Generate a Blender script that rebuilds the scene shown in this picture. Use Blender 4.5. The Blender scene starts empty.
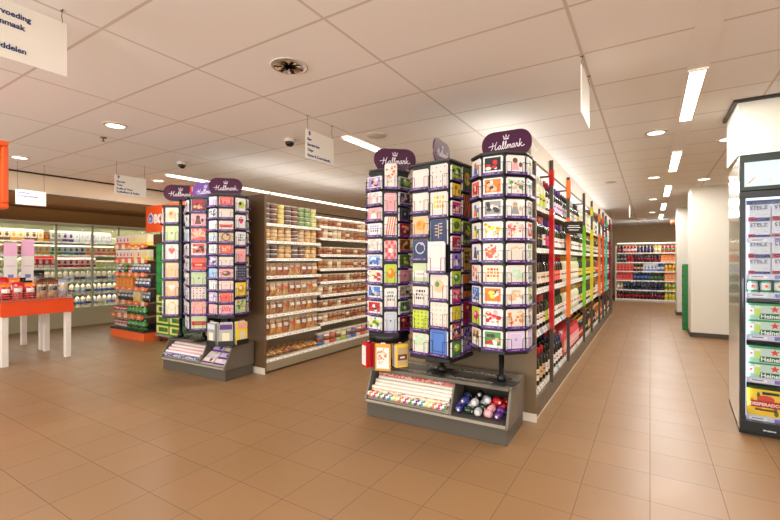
import bpy, math, random
from mathutils import Matrix, Vector

S = bpy.context.scene
COLL = S.collection
PI = math.pi
CAM_H, CEIL = 1.28, 2.50

# ------------------------------------------------------------------ colours
NAMED = {
 'white': (230, 224, 218), 'cream': (228, 212, 184), 'ivory': (224, 210, 198), 'lilac': (205, 185, 215), 'pink': (235, 165, 170),
 'blush': (238, 212, 204), 'coral': (226, 96, 82), 'red': (200, 34, 36), 'crimson': (165, 22, 52), 'orange': (236, 122, 42), 'peach': (242, 180, 140),
 'gold': (214, 158, 62), 'yellow': (240, 208, 70), 'lime': (186, 204, 60), 'green': (76, 140, 62), 'sage': (192, 202, 158), 'mint': (176, 214, 192),
 'teal': (56, 142, 148), 'blue': (76, 116, 190), 'navy': (48, 62, 98), 'sky': (150, 186, 226), 'purple': (88, 42, 122), 'lavender': (158, 136, 196),
 'grey': (150, 146, 144), 'silver': (196, 198, 204), 'charcoal': (58, 54, 54), 'black': (24, 22, 23), 'brown': (112, 70, 42), 'tan': (206, 172, 130),
 'magenta': (206, 44, 112), 'amber': (196, 108, 24), 'olive': (92, 96, 40), 'dark green': (24, 52, 32), 'dark red': (74, 14, 22)}


def rgb(c):
    return NAMED[c] if isinstance(c, str) else c


def lin(c):
    out = []
    for v in rgb(c):
        v = v / 255.0
        out.append(v / 12.92 if v <= 0.04045 else ((v + 0.055) / 1.055) ** 2.4)
    return (out[0], out[1], out[2], 1.0)


def ordinal(n):
    a = ('zeroth first second third fourth fifth sixth seventh eighth ninth tenth eleventh twelfth thirteenth fourteenth fifteenth '
         'sixteenth seventeenth eighteenth nineteenth').split()
    if n < 20:
        return a[n]
    tens = {2: 'twent', 3: 'thirt', 4: 'fort', 5: 'fift', 6: 'sixt', 7: 'sevent', 8: 'eight', 9: 'ninet'}[n // 10]
    return tens + 'ieth' if n % 10 == 0 else tens + 'y-' + a[n % 10]


# ------------------------------------------------------------------ materials
def new_mat(name):
    m = bpy.data.materials.new(name)
    m.use_nodes = True
    nt = m.node_tree
    return m, nt, nt.nodes['Principled BSDF']


def tinted(name, rough, metallic=0.0, coat=0.0, noise=0.05, scale=35.0, spec=0.5):
    """A material that takes its colour from the mesh's own colour attribute, with a slight uneven surface."""
    m, nt, b = new_mat(name)
    at = nt.nodes.new('ShaderNodeAttribute')
    at.attribute_name = 'Col'
    tc = nt.nodes.new('ShaderNodeTexCoord')
    nz = nt.nodes.new('ShaderNodeTexNoise')
    nz.inputs['Scale'].default_value = scale
    nz.inputs['Detail'].default_value = 3
    nt.links.new(tc.outputs['Object'], nz.inputs['Vector'])
    mr = nt.nodes.new('ShaderNodeMapRange')
    mr.inputs['To Min'].default_value = rough - noise
    mr.inputs['To Max'].default_value = rough + noise
    nt.links.new(nz.outputs['Fac'], mr.inputs['Value'])
    nt.links.new(mr.outputs['Result'], b.inputs['Roughness'])
    nt.links.new(at.outputs['Color'], b.inputs['Base Color'])
    b.inputs['Metallic'].default_value = metallic
    b.inputs['Coat Weight'].default_value = coat
    b.inputs['Specular IOR Level'].default_value = spec
    return m


def emissive(name, col, strength):
    m, nt, b = new_mat(name)
    b.inputs['Base Color'].default_value = lin(col)
    b.inputs['Emission Color'].default_value = lin(col)
    b.inputs['Emission Strength'].default_value = strength
    return m


PAPER = tinted('paper', 0.55)
PLASTIC = tinted('plastic', 0.35)
GLOSS = tinted('gloss', 0.14, coat=0.2, noise=0.03)
FOIL = tinted('crinkled_film', 0.25, noise=0.1, scale=60)
PAINT = tinted('painted_metal', 0.45, noise=0.08, scale=12)
METAL = tinted('bare_metal', 0.28, metallic=1.0, noise=0.08)
CHROME = tinted('chrome', 0.08, metallic=1.0, noise=0.02)
WALLP = tinted('wall_paint', 0.8, noise=0.05, scale=8)
GLOW = emissive('lamp_glow', (255, 246, 226), 6.0)
GLOW_STRIP = emissive('tube_glow', (255, 250, 238), 7.0)
GLOW_SIGN = emissive('lightbox_glow', (236, 255, 248), .9)
GLOW_SIGN.node_tree.nodes['Principled BSDF'].inputs['Base Color'].default_value = lin((70, 78, 74))
GLOW_LED = emissive('led_glow', (220, 228, 255), 1.6)


def clear_mat():
    m = bpy.data.materials.new('clear_glass')
    m.use_nodes = True
    nt = m.node_tree
    nt.nodes.clear()
    o = nt.nodes.new('ShaderNodeOutputMaterial')
    mx = nt.nodes.new('ShaderNodeMixShader')
    tr = nt.nodes.new('ShaderNodeBsdfTransparent')
    tr.inputs['Color'].default_value = (0.97, 0.985, 0.98, 1)
    gl = nt.nodes.new('ShaderNodeBsdfGlossy')
    gl.inputs['Roughness'].default_value = 0.02
    fr = nt.nodes.new('ShaderNodeFresnel')
    fr.inputs['IOR'].default_value = 1.18
    nt.links.new(fr.outputs['Fac'], mx.inputs['Fac'])
    nt.links.new(tr.outputs[0], mx.inputs[1])
    nt.links.new(gl.outputs[0], mx.inputs[2])
    nt.links.new(mx.outputs[0], o.inputs['Surface'])
    return m


CLEAR = clear_mat()


def tile_mat(name, px, py, x0, y0, gap, tile_a, tile_b, joint, rough, noise_scale, bump, spec=0.5):
    """Square-grid tiling in world metres: joints px apart along X and py apart along Y, each tile a little different."""
    m, nt, b = new_mat(name)
    N, L = nt.nodes, nt.links
    geo = N.new('ShaderNodeNewGeometry')
    sp = N.new('ShaderNodeSeparateXYZ')
    L.new(geo.outputs['Position'], sp.inputs[0])

    def mth(op, a, bb=None, cc=None):
        n = N.new('ShaderNodeMath')
        n.operation = op
        for i, v in enumerate((a, bb, cc)):
            if v is None:
                continue
            if isinstance(v, (int, float)):
                n.inputs[i].default_value = v
            else:
                L.new(v, n.inputs[i])
        return n.outputs[0]
    masks, cells = [], []
    for ax, p, o in (('X', px, x0), ('Y', py, y0)):
        u = mth('DIVIDE', mth('SUBTRACT', sp.outputs[ax], o), p)
        cells.append(mth('FLOOR', u))
        fr = mth('FRACT', u)
        d = mth('MULTIPLY', mth('MINIMUM', fr, mth('SUBTRACT', 1.0, fr)), p)
        masks.append(mth('LESS_THAN', d, gap))
    joint_f = mth('MAXIMUM', masks[0], masks[1])
    cmb = N.new('ShaderNodeCombineXYZ')
    L.new(cells[0], cmb.inputs[0])
    L.new(cells[1], cmb.inputs[1])
    wn = N.new('ShaderNodeTexWhiteNoise')
    L.new(cmb.outputs[0], wn.inputs['Vector'])
    nz = N.new('ShaderNodeTexNoise')
    nz.inputs['Scale'].default_value = noise_scale
    nz.inputs['Detail'].default_value = 6
    L.new(geo.outputs['Position'], nz.inputs['Vector'])
    f = mth('ADD', mth('MULTIPLY', wn.outputs['Value'], 0.45), mth('MULTIPLY', nz.outputs['Fac'], 0.55))
    mix = N.new('ShaderNodeMix')
    mix.data_type = 'RGBA'
    mix.inputs['A'].default_value = lin(tile_a)
    mix.inputs['B'].default_value = lin(tile_b)
    L.new(f, mix.inputs['Factor'])
    mix2 = N.new('ShaderNodeMix')
    mix2.data_type = 'RGBA'
    L.new(joint_f, mix2.inputs['Factor'])
    L.new(mix.outputs['Result'], mix2.inputs['A'])
    mix2.inputs['B'].default_value = lin(joint)
    L.new(mix2.outputs['Result'], b.inputs['Base Color'])
    r = mth('ADD', mth('MULTIPLY', nz.outputs['Fac'], 0.18), rough - 0.09)
    L.new(mth('MAXIMUM', r, mth('MULTIPLY', joint_f, 0.8)), b.inputs['Roughness'])
    b.inputs['Specular IOR Level'].default_value = spec
    bp = N.new('ShaderNodeBump')
    bp.inputs['Strength'].default_value = bump
    bp.inputs['Distance'].default_value = 0.003
    L.new(mth('SUBTRACT', mth('MULTIPLY', nz.outputs['Fac'], 0.25), joint_f), bp.inputs['Height'])
    L.new(bp.outputs['Normal'], b.inputs['Normal'])
    return m


# ------------------------------------------------------------------ mesh building
class MB:
    def __init__(self):
        self.v, self.f, self.c, self.s = [], [], [], []

    def face(self, pts, col, smooth=False):
        n = len(self.v)
        self.v.extend(tuple(p) for p in pts)
        self.f.append(tuple(range(n, n + len(pts))))
        self.c.append(lin(col))
        self.s.append(smooth)
        return self

    def box(self, c, s, col, M=None, cols=None):
        """Box centred at c with size s. cols: other colours for -x +x -y +y -z +z."""
        n = len(self.v)
        for dz in (-.5, .5):
            for dy in (-.5, .5):
                for dx in (-.5, .5):
                    p = Vector((dx * s[0], dy * s[1], dz * s[2]))
                    if M is not None:
                        p = M @ p
                    self.v.append((c[0] + p[0], c[1] + p[1], c[2] + p[2]))
        for i, q in enumerate(((0, 4, 6, 2), (1, 3, 7, 5), (0, 1, 5, 4), (2, 6, 7, 3), (0, 2, 3, 1), (4, 5, 7, 6))):
            self.f.append(tuple(n + k for k in q))
            self.c.append(lin(cols[i] if cols and cols[i] is not None else col))
            self.s.append(False)
        return self

    def b2(self, x0, x1, y0, y1, z0, z1, col, cols=None):
        return self.box(((x0 + x1) / 2, (y0 + y1) / 2, (z0 + z1) / 2), (x1 - x0, y1 - y0, z1 - z0), col, None, cols)

    def arc(self, r, z0, z1, half, col, seg=6):
        """A label wrapped round part of a bottle, centred on +X."""
        p = [-half + 2 * half * k / seg for k in range(seg + 1)]
        for k in range(seg):
            a, b = p[k], p[k + 1]
            self.face([(r * math.cos(a), r * math.sin(a), z0), (r * math.cos(b), r * math.sin(b), z0), (r * math.cos(b), r * math.sin(b), z1), (r * math.cos(a), r * math.sin(a), z1)], col, True)
        return self

    def lathe(self, prof, col, seg=12, c=(0, 0, 0), cols=None, smooth=True, M=None):
        """Profile [(r, z)...] turned about Z. cols: one colour per ring band."""
        n = len(self.v)
        for r, z in prof:
            for k in range(seg):
                a = 2 * PI * k / seg
                p = Vector((r * math.cos(a), r * math.sin(a), z))
                if M is not None:
                    p = M @ p
                self.v.append((c[0] + p[0], c[1] + p[1], c[2] + p[2]))
        for i in range(len(prof) - 1):
            cc = lin(cols[i] if cols else col)
            for k in range(seg):
                k2 = (k + 1) % seg
                self.f.append((n + i * seg + k, n + i * seg + k2, n + (i + 1) * seg + k2, n + (i + 1) * seg + k))
                self.c.append(cc)
                self.s.append(smooth)
        for i, rev in ((0, True), (len(prof) - 1, False)):
            if prof[i][0] > 1e-6:
                q = [n + i * seg + k for k in range(seg)]
                self.f.append(tuple(reversed(q)) if rev else tuple(q))
                self.c.append(lin(cols[0 if i == 0 else -1] if cols else col))
                self.s.append(False)
        return self

    def tube(self, pts, r, col, seg=4):
        pts = [Vector(p) for p in pts]
        n = len(self.v)
        for i, p in enumerate(pts):
            d = (pts[min(i + 1, len(pts) - 1)] - pts[max(i - 1, 0)]).normalized()
            up = Vector((0, 0, 1)) if abs(d.z) < 0.9 else Vector((1, 0, 0))
            a = d.cross(up).normalized()
            b = a.cross(d).normalized()
            for k in range(seg):
                t = 2 * PI * (k + .5) / seg
                self.v.append(tuple(p + a * (r * math.cos(t)) + b * (r * math.sin(t))))
        for i in range(len(pts) - 1):
            for k in range(seg):
                k2 = (k + 1) % seg
                self.f.append((n + i * seg + k, n + i * seg + k2, n + (i + 1) * seg + k2, n + (i + 1) * seg + k))
                self.c.append(lin(col))
                self.s.append(seg > 4)
        self.f.append(tuple(n + k for k in range(seg)))
        self.f.append(tuple(n + (len(pts) - 1) * seg + k for k in reversed(range(seg))))
        self.c += [lin(col)] * 2
        self.s += [False] * 2
        return self

    def prism(self, outline, t0, t1, col, axis='y', side=None):
        """Outline of (a, b) pairs; axis y: a=x b=z, extruded along y; axis z: a=x b=y; axis x: a=y b=z."""
        def P(a, b, t):
            return (a, t, b) if axis == 'y' else (a, b, t) if axis == 'z' else (t, a, b)
        n, k = len(self.v), len(outline)
        for t in (t0, t1):
            self.v.extend(P(a, b, t) for a, b in outline)
        lo, hi = tuple(range(n, n + k)), tuple(range(n + k, n + 2 * k))
        fl = [lo, tuple(reversed(hi))] if axis == 'y' else [tuple(reversed(lo)), hi]
        for q in fl:
            self.f.append(q)
            self.c.append(lin(col))
            self.s.append(False)
        for i in range(k):
            j = (i + 1) % k
            q = (lo[i], hi[i], hi[j], lo[j]) if axis == 'y' else (lo[i], lo[j], hi[j], hi[i])
            self.f.append(q)
            self.c.append(lin(side or col))
            self.s.append(False)
        return self

    # flat marks printed on a face that looks along -Y (x across, z up)
    def rect(self, x0, z0, x1, z1, y, col):
        return self.face([(x0, y, z0), (x1, y, z0), (x1, y, z1), (x0, y, z1)], col)

    def ell(self, cx, cz, rx, rz, y, col, n=10, a0=0.0):
        return self.face([(cx + rx * math.cos(a0 + 2 * PI * k / n), y, cz + rz * math.sin(a0 + 2 * PI * k / n)) for k in range(n)], col)

    def star(self, cx, cz, r, y, col, t=0.0012):
        o = []
        for k in range(10):
            a = PI / 2 + 2 * PI * k / 10
            q = r if k % 2 == 0 else r * .42
            o.append((cx + q * math.cos(a), cz + q * math.sin(a)))
        return self.prism(o, y - t, y, col)

    def mesh(self, name, mat):
        me = bpy.data.meshes.new(name)
        me.from_pydata(self.v, [], self.f)
        at = me.color_attributes.new('Col', 'FLOAT_COLOR', 'CORNER')
        buf = []
        for q, c in zip(self.f, self.c):
            buf.extend(c * len(q))
        at.data.foreach_set('color', buf)
        me.polygons.foreach_set('use_smooth', self.s)
        me.materials.append(mat)
        me.update()
        return me

    def build(self, name, mat, parent=None, loc=(0, 0, 0), rz=0.0, bevel=0.0):
        return link(name, self.mesh(name, mat), parent, loc, rz, bevel)


def link(name, me, parent=None, loc=(0, 0, 0), rz=0.0, bevel=0.0):
    o = bpy.data.objects.new(name, me)
    COLL.objects.link(o)
    o.location = loc
    o.rotation_euler = (0, 0, rz)
    if parent is not None:
        o.parent = parent
    if bevel:
        md = o.modifiers.new('edge', 'BEVEL')
        md.width = bevel
        md.segments = 2
        md.limit_method = 'ANGLE'
    return o


def tag(o, label, cat, group=None, kind=None):
    o['label'] = label
    o['category'] = cat
    if group:
        o['group'] = group
    if kind:
        o['kind'] = kind
    return o


def thing(name, label, cat, loc=(0, 0, 0), rz=0.0, group=None):
    return tag(link(name, None, None, loc, rz), label, cat, group)


def struct(name, mb, mat, label, cat, bevel=0.0):
    o = mb.build(name, mat, bevel=bevel)
    return tag(o, label, cat, None, 'structure')


def dup(root, loc, rz=0.0, label=None):
    r = root.copy()
    COLL.objects.link(r)
    r.location = loc
    r.rotation_euler = (0, 0, rz)
    if label:
        r['label'] = label
    for ch in root.children:
        c = ch.copy()
        COLL.objects.link(c)
        c.parent = r
        for g in ch.children:
            d = g.copy()
            COLL.objects.link(d)
            d.parent = c
    return r


_text = {}


def text_mesh(body, size, mat, col, align='CENTER', extrude=0.0008, shear=0.0, bold=0.0):
    key = (body, size, mat.name, col, align, shear)
    if key in _text:
        return _text[key]
    cu = bpy.data.curves.new('lettering', 'FONT')
    cu.body = body
    cu.size = size
    cu.align_x = align
    cu.extrude = extrude
    cu.shear = shear
    cu.offset = bold
    cu.resolution_u = 3
    o = bpy.data.objects.new('lettering', cu)
    COLL.objects.link(o)
    dg = bpy.context.evaluated_depsgraph_get()
    me = bpy.data.meshes.new_from_object(o.evaluated_get(dg))
    bpy.data.objects.remove(o)
    bpy.data.curves.remove(cu)
    at = me.color_attributes.new('Col', 'FLOAT_COLOR', 'CORNER')
    at.data.foreach_set('color', list(lin(col)) * len(me.loops))
    me.materials.clear()
    me.materials.append(mat)
    me.transform(Matrix.Rotation(PI / 2, 4, 'X'))      # stands up, reads from -Y
    _text[key] = me
    return me


def letters(body, size, mat, col, parent, loc, rz=0.0, align='CENTER', shear=0.0, bold=0.0, name='lettering'):
    return link(name, text_mesh(body, size, mat, col, align, shear=shear, bold=bold), parent, loc, rz)


# ------------------------------------------------------------------ camera
cam_d = bpy.data.cameras.new('camera')
cam = bpy.data.objects.new('camera', cam_d)
COLL.objects.link(cam)
S.camera = cam
cam_d.sensor_width = 36.0
cam_d.lens = 420.0 / 780.0 * 36.0
cam_d.clip_start = 0.05
cam.location = (0, 0, CAM_H)
cam.rotation_euler = (PI / 2, 0, math.atan(260.0 / 420.0))

S.view_settings.view_transform = 'Standard'
S.view_settings.look = 'None'
S.view_settings.gamma = 1.0
S.view_settings.use_curve_mapping = False
S.view_settings.exposure = 0.0
S.cycles.max_bounces = 9
S.cycles.diffuse_bounces = 5
S.cycles.glossy_bounces = 4
S.cycles.transparent_max_bounces = 8
S.cycles.sample_clamp_indirect = 6.0
S.cycles.caustics_reflective = False
S.cycles.caustics_refractive = False
w = bpy.data.worlds.new('world')
S.world = w
w.use_nodes = True
w.node_tree.nodes['Background'].inputs['Color'].default_value = (1, 0.985, 0.97, 1)
w.node_tree.nodes['Background'].inputs['Strength'].default_value = 6.6

# ------------------------------------------------------------------ the room
FLOOR = tile_mat('floor_tiles', 0.335, 0.3375, 0.0, 0.2575, 0.0016, (130, 97, 63), (143, 107, 71), (98, 72, 48), 0.38, 3.0, 0.12, 0.45)
CEILM = tile_mat('ceiling_tiles', 1.058, 0.544, -0.343, 2.172, 0.0085, (244, 239, 236), (247, 243, 240), (216, 203, 195), 0.85, 60.0, 0.15, 0.2)
X0, X1, Y0, Y1 = -9.95, 3.0, -2.4, 17.2
struct('floor', MB().b2(X0, X1, Y0, Y1, -0.1, 0, 'tan'), FLOOR, 'tan ceramic tile floor with thin joints running through the shop', 'floor')
struct('ceiling', MB().b2(X0, X1, Y0, Y1, CEIL, CEIL + .1, 'white'), CEILM, 'off-white suspended ceiling of large rectangular panels', 'ceiling')
struct('wall_left', MB().b2(X0 - .1, X0, Y0, Y1, 0, CEIL, (176, 128, 72)), WALLP, 'brown wall showing above the dairy shelves', 'wall')
struct('wall_right', MB().b2(X1, X1 + .1, Y0, Y1, 0, CEIL, (226, 212, 190)), WALLP, 'plain cream wall behind the drinks fridge', 'wall')
struct('wall_back', MB().b2(X0, X1, Y1, Y1 + .1, 0, CEIL, (190, 160, 122)), WALLP, 'beige wall at the end of the wine aisle above soft drinks', 'wall')
# shop front behind the viewer: a low wall, a lintel, posts and large invented panes, added to brighten the ceiling
wf = MB().b2(X0, X1, Y0 - .1, Y0, 0, .45, (226, 212, 190)).b2(X0, X1, Y0 - .1, Y0, 2.4, CEIL, (226, 212, 190))
WX = [X0 + .5 + 2.49 * k for k in range(6)]
for k in range(5):
    pass
wf.b2(X0, X0 + .5, Y0 - .1, Y0, .45, 2.4, (226, 212, 190))
for x in WX[1:]:
    wf.b2(x - .08, x if x < X1 - .1 else X1, Y0 - .1, Y0, .45, 2.4, (226, 212, 190))
struct('wall_front', wf, WALLP, 'cream shop front wall with large added windows, unseen behind the viewer', 'wall')
for k in range(5):
    x0, x1 = WX[k], WX[k + 1] - .08
    wo = tag(MB().b2(x0 + .04, x1 - .04, Y0 - .056, Y0 - .05, .49, 2.36, 'white').build('window_%d' % (k + 1), CLEAR), 'large added shop front window, unseen behind the viewer, %s from the dairy side' % ordinal(k + 1), 'window', None, 'structure')  # unseen window, added as a source of sky light
    fb = MB()
    for a, b, c, d in ((x0 + .001, x1 - .001, .451, .49), (x0 + .001, x1 - .001, 2.36, 2.399), (x0 + .001, x0 + .04, .4905, 2.3595), (x1 - .04, x1 - .001, .4905, 2.3595)):
        fb.b2(a, b, Y0 - .08, Y0 - .02, c, d, (90, 84, 78))
    fb.build('window_frame', PAINT, wo)
    pd = bpy.data.lights.new('added_daylight', 'AREA')
    pd.shape = 'RECTANGLE'
    pd.size, pd.size_y = x1 - x0, 1.95
    pd.cycles.is_portal = True
    po = bpy.data.objects.new('added_daylight', pd)
    COLL.objects.link(po)
    po.location = ((x0 + x1) / 2, Y0 - .12, 1.425)
    po.rotation_euler = (PI / 2, 0, 0)
struct('wall_rear', MB().b2(X0, -4.4, 10.4, 10.5, 0, CEIL, (214, 196, 168)), WALLP, 'beige wall beyond the nut shelves under the ceiling', 'wall')
# lowered bulkhead above the dairy side
struct('wall_bulkhead', MB().b2(-7.36, -7.3, Y0, 10.4, 2.225, CEIL, (226, 208, 182)), WALLP, 'cream bulkhead hanging from the ceiling before the dairy shelves', 'bulkhead')
struct('ceiling_soffit', MB().b2(X0, -7.361, Y0, 10.4, 2.27, 2.3, (176, 128, 72)), WALLP, 'brown lowered ceiling over the dairy shelves', 'ceiling')
struct('shade_strip_1', MB().b2(-7.3, -7.285, Y0, 10.4, 2.478, 2.499, (40, 26, 18)), PAINT, 'dark strip painted for the shadow gap along the top of the cream bulkhead', 'trim')  # dark colour stands in for the shadowed gap under the ceiling
struct('trim_2', MB().b2(-7.38, -7.298, Y0, 10.4, 2.205, 2.224, (98, 76, 52)), PAINT, 'brown trim along the bottom of the cream bulkhead', 'trim')
# pillars on the right
PIL = (226, 221, 207)


def pillar(name, x0, x1, y0, y1, label, n):
    struct(name, MB().b2(x0, x1, y0, y1, 0, CEIL, PIL), WALLP, label, 'pillar', 0.006)
    t = 0.012
    mb = MB().b2(x0 - t, x1 + t, y0 - t, y0 - .001, 0, .075, (70, 62, 54)).b2(x0 - t, x0 - .001, y0 - .001, y1, 0, .075, (70, 62, 54))
    struct('baseboard_%s' % n, mb, PAINT, 'dark baseboard at the foot of ' + label, 'baseboard')


pillar('pillar', 0.58, 1.55, 8.62, 9.2, 'wide cream pillar behind the drinks fridge', 'near')
pillar('pillar', 0.53, 1.2, 11.8, 12.4, 'second cream pillar close to the soft drink shelves', 'far')
struct('wall_soffit', MB().b2(0.57, X1, 4.13, 4.66, 2.075, CEIL, PIL), WALLP, 'cream boxed-in soffit above the drinks fridge', 'soffit', 0.004)
struct('shade_strip_2', MB().b2(0.545, 0.569, 4.1, 4.68, 2.478, 2.499, (40, 32, 26)).b2(0.569, X1, 4.1, 4.128, 2.478, 2.499, (40, 32, 26)), PAINT,
       'dark strip painted for the shadow gap where the cream soffit meets the ceiling', 'trim')  # painted dark in place of the gap's shade
struct('trim_4', MB().b2(0.2, 0.318, Y0, 14.8, 2.4935, 2.4995, (244, 239, 236)), WALLP, 'plain ceiling band holding the row of tube lights', 'trim')
sens = thing('wall_sensor', 'small white sensor box on the side of the wide pillar', 'sensor', (0.579, 8.75, 1.72))
MB().box((-.022, 0, .09), (.042, .09, .18), 'white').build('housing', PLASTIC, sens, bevel=.004)
MB().box((-.0445, 0, .12), (.002, .05, .04), 'grey').build('window', GLOSS, sens)
al = thing('alarm_light', 'small orange alarm light high on the far pillar', 'alarm light', (0.529, 11.9, 2.1))
MB().box((-.012, 0, .05), (.022, .12, .1), 'white').build('wall_mount', PLASTIC, al)
MB().lathe([(.055, 0), (.055, .06), (.03, .09), (.001, .1)], (240, 110, 60), 12, (-.08, 0, .02)).build('dome', GLOSS, al)

# ------------------------------------------------------------------ lamps
LIGHTC = (1.0, 0.975, 0.935)


def area(parent, loc, sx, sy, power, col=LIGHTC, rot=(0, 0, 0), shape='RECTANGLE', spread=PI):
    d = bpy.data.lights.new('lamp', 'AREA')
    d.shape = shape
    d.size = sx
    if shape == 'RECTANGLE':
        d.size_y = sy
    d.energy = power
    d.color = col
    d.spread = spread
    o = bpy.data.objects.new('lamp', d)
    COLL.objects.link(o)
    o.parent = parent
    o.location = loc
    o.rotation_euler = rot
    return o


def tube_light(x, y0, y1, wdt, label, power):
    t = thing('tube_light', label, 'ceiling light', (x, (y0 + y1) / 2, CEIL - .007), 0, 'linear ceiling lights')
    ln = y1 - y0
    mb = MB()
    for sx in (-1, 1):
        mb.box((sx * (wdt / 2 + .006), 0, -.008), (.012, ln + .024, .012), (236, 226, 214))
    for sy in (-1, 1):
        mb.box((0, sy * (ln / 2 + .006), -.008), (wdt, .012, .012), (236, 226, 214))
    mb.build('frame', PAINT, t)
    MB().box((0, 0, -.008), (wdt, ln, .006), 'white').build('diffuser', GLOW_STRIP, t)
    area(t, (0, 0, -.016), wdt, ln, power)
    return t


PW = 0.56
ys = [(-1.3, -.2), (.95, 2.05), (3.3, 4.42), (5.66, 6.87), (8.2, 9.5), (10.7, 12.0), (13.2, 14.4)]
nm = ['behind the viewer', 'above the viewer', 'first', 'second', 'third', 'fourth', 'fifth']
for i, (a, b) in enumerate(ys):
    lb = ('tube light in the aisle ceiling band, ' + nm[i]) if i < 2 else 'tube light in the aisle ceiling band, %s one into the picture' % nm[i]
    tube_light(.259, a, b, .085, lb, 54 * PW)
for i, (a, b) in enumerate([(3.42, 5.3), (5.36, 7.24), (7.3, 9.2)]):
    tube_light(-5.85, a, b, .06, 'thin tube light in the long line over the nut shelves, %s length' % ordinal(i + 1), 42 * PW)
tube_light(-2.56, 3.3, 4.55, .06, 'thin tube light over the gap between the two card stands', 50 * PW)
tube_light(-2.56, 5.6, 7.2, .06, 'thin tube light farther along the gap between shelf blocks', 46 * PW)


def downlight(x, y, label, power, r=.085, chrome=False, lit=True):
    t = thing('downlight', label, 'ceiling light', (x, y, CEIL - .001), 0, 'round recessed ceiling lights')
    MB().lathe([(r, -.004), (r + .022, -.004), (r + .022, -.001), (r - .002, -.012), (r, -.004)], (226, 216, 204), 20).build('ring', PAINT, t)
    if chrome:
        mb = MB()
        n = 20
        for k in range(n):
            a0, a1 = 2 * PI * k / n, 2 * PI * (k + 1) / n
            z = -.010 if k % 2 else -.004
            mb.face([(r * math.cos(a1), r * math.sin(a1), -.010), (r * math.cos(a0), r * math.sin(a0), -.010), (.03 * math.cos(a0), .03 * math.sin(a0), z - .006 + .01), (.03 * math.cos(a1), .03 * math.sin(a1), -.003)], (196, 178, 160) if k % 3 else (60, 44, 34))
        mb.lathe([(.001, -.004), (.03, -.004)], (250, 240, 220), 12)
        mb.build('reflector', CHROME, t)
    else:
        MB().lathe([(.001, -.006), (r - .001, -.006), (r - .001, -.003)], 'white', 18).build('lens', GLOW, t)
    if lit:
        area(t, (0, 0, -.02), 2 * r * .9, 0, power, shape='DISK')


DL = [(-1.93, 1.91, 'large chrome-reflector downlight in the ceiling above the floor', 10, True),
      (-4.11, 1.92, 'round glowing downlight halfway to the hanging orange sign', 26, False),
      (-6.35, 1.92, 'round glowing downlight above the snack table', 15, False),
      (-3.9, .62, 'glowing downlight at the very edge of the ceiling view', 22, False),
      (.05, 4.74, 'downlight beside the aisle tube lights, first on the wine side', 20, False),
      (.05, 7.30, 'downlight beside the aisle tube lights, second on the wine side', 18, False),
      (.05, 9.9, 'downlight beside the aisle tube lights, third on the wine side', 18, False),
      (.05, 12.6, 'downlight beside the aisle tube lights, fourth on the wine side', 16, False),
      (.67, 5.37, 'downlight above the aisle between fridge and wide pillar', 20, False),
      (.69, 7.85, 'downlight just in front of the wide pillar', 16, False),
      (.3, 14.85, 'downlight near the soft drink shelves', 18, False),
      (-6.4, 3.6, 'faint downlight close to the cream bulkhead', 18, False),
      (-1.9, -.8, 'downlight behind the viewer over the entrance floor', 26, False),
      (-4.1, -.8, 'downlight behind the viewer over the snack side', 26, False),
      (1.4, 1.9, 'downlight over the floor in front of the fridge', 20, False)]
for x, y, lb, p, ch in DL:
    downlight(x, y, lb, p * PW, .095 if ch else .075, ch)
def ceiling_disc(x, y, label, r=.09):
    t = thing('ceiling_speaker', label, 'speaker', (x, y, CEIL - .001))
    MB().lathe([(r, 0), (r, -.008), (r - .012, -.014), (.001, -.016)], (206, 192, 178), 20).build('grille', PAINT, t)
    MB().lathe([(r + .012, 0), (r + .012, -.004), (r, -.009), (r, -.001)], (222, 208, 194), 20).build('ring', PAINT, t)


ceiling_disc(-2.27, 3.42, 'round grey ceiling speaker above the front card stand')
ceiling_disc(-.52, 7.4, 'round ceiling speaker along the wine aisle', .075)


def dome(x, y, label):
    t = thing('dome_camera', label, 'security camera', (x, y, CEIL - .001), 0, 'black dome cameras')
    MB().lathe([(.055, 0), (.055, -.03), (.05, -.036)], (214, 202, 190), 16).build('housing', PLASTIC, t)
    MB().lathe([(.045, -.036), (.043, -.055), (.028, -.075), (.001, -.082)], (20, 18, 18), 16).build('dome', GLOSS, t)


dome(-3.08, 3.06, 'black dome camera beside the hanging beer sign')
dome(-4.95, 3.08, 'black dome camera above the rear card stand')
sp = thing('sprinkler', 'tiny brass sprinkler head in the ceiling by the glowing downlight', 'sprinkler', (-4.62, 2.05, CEIL - .001))
MB().lathe([(.03, 0), (.03, -.006), (.01, -.012)], (170, 140, 100), 12).build('plate', METAL, sp)
MB().lathe([(.006, -.0125), (.006, -.035), (.018, -.037), (.018, -.04)], (170, 140, 100), 8).build('head', METAL, sp)


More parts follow.
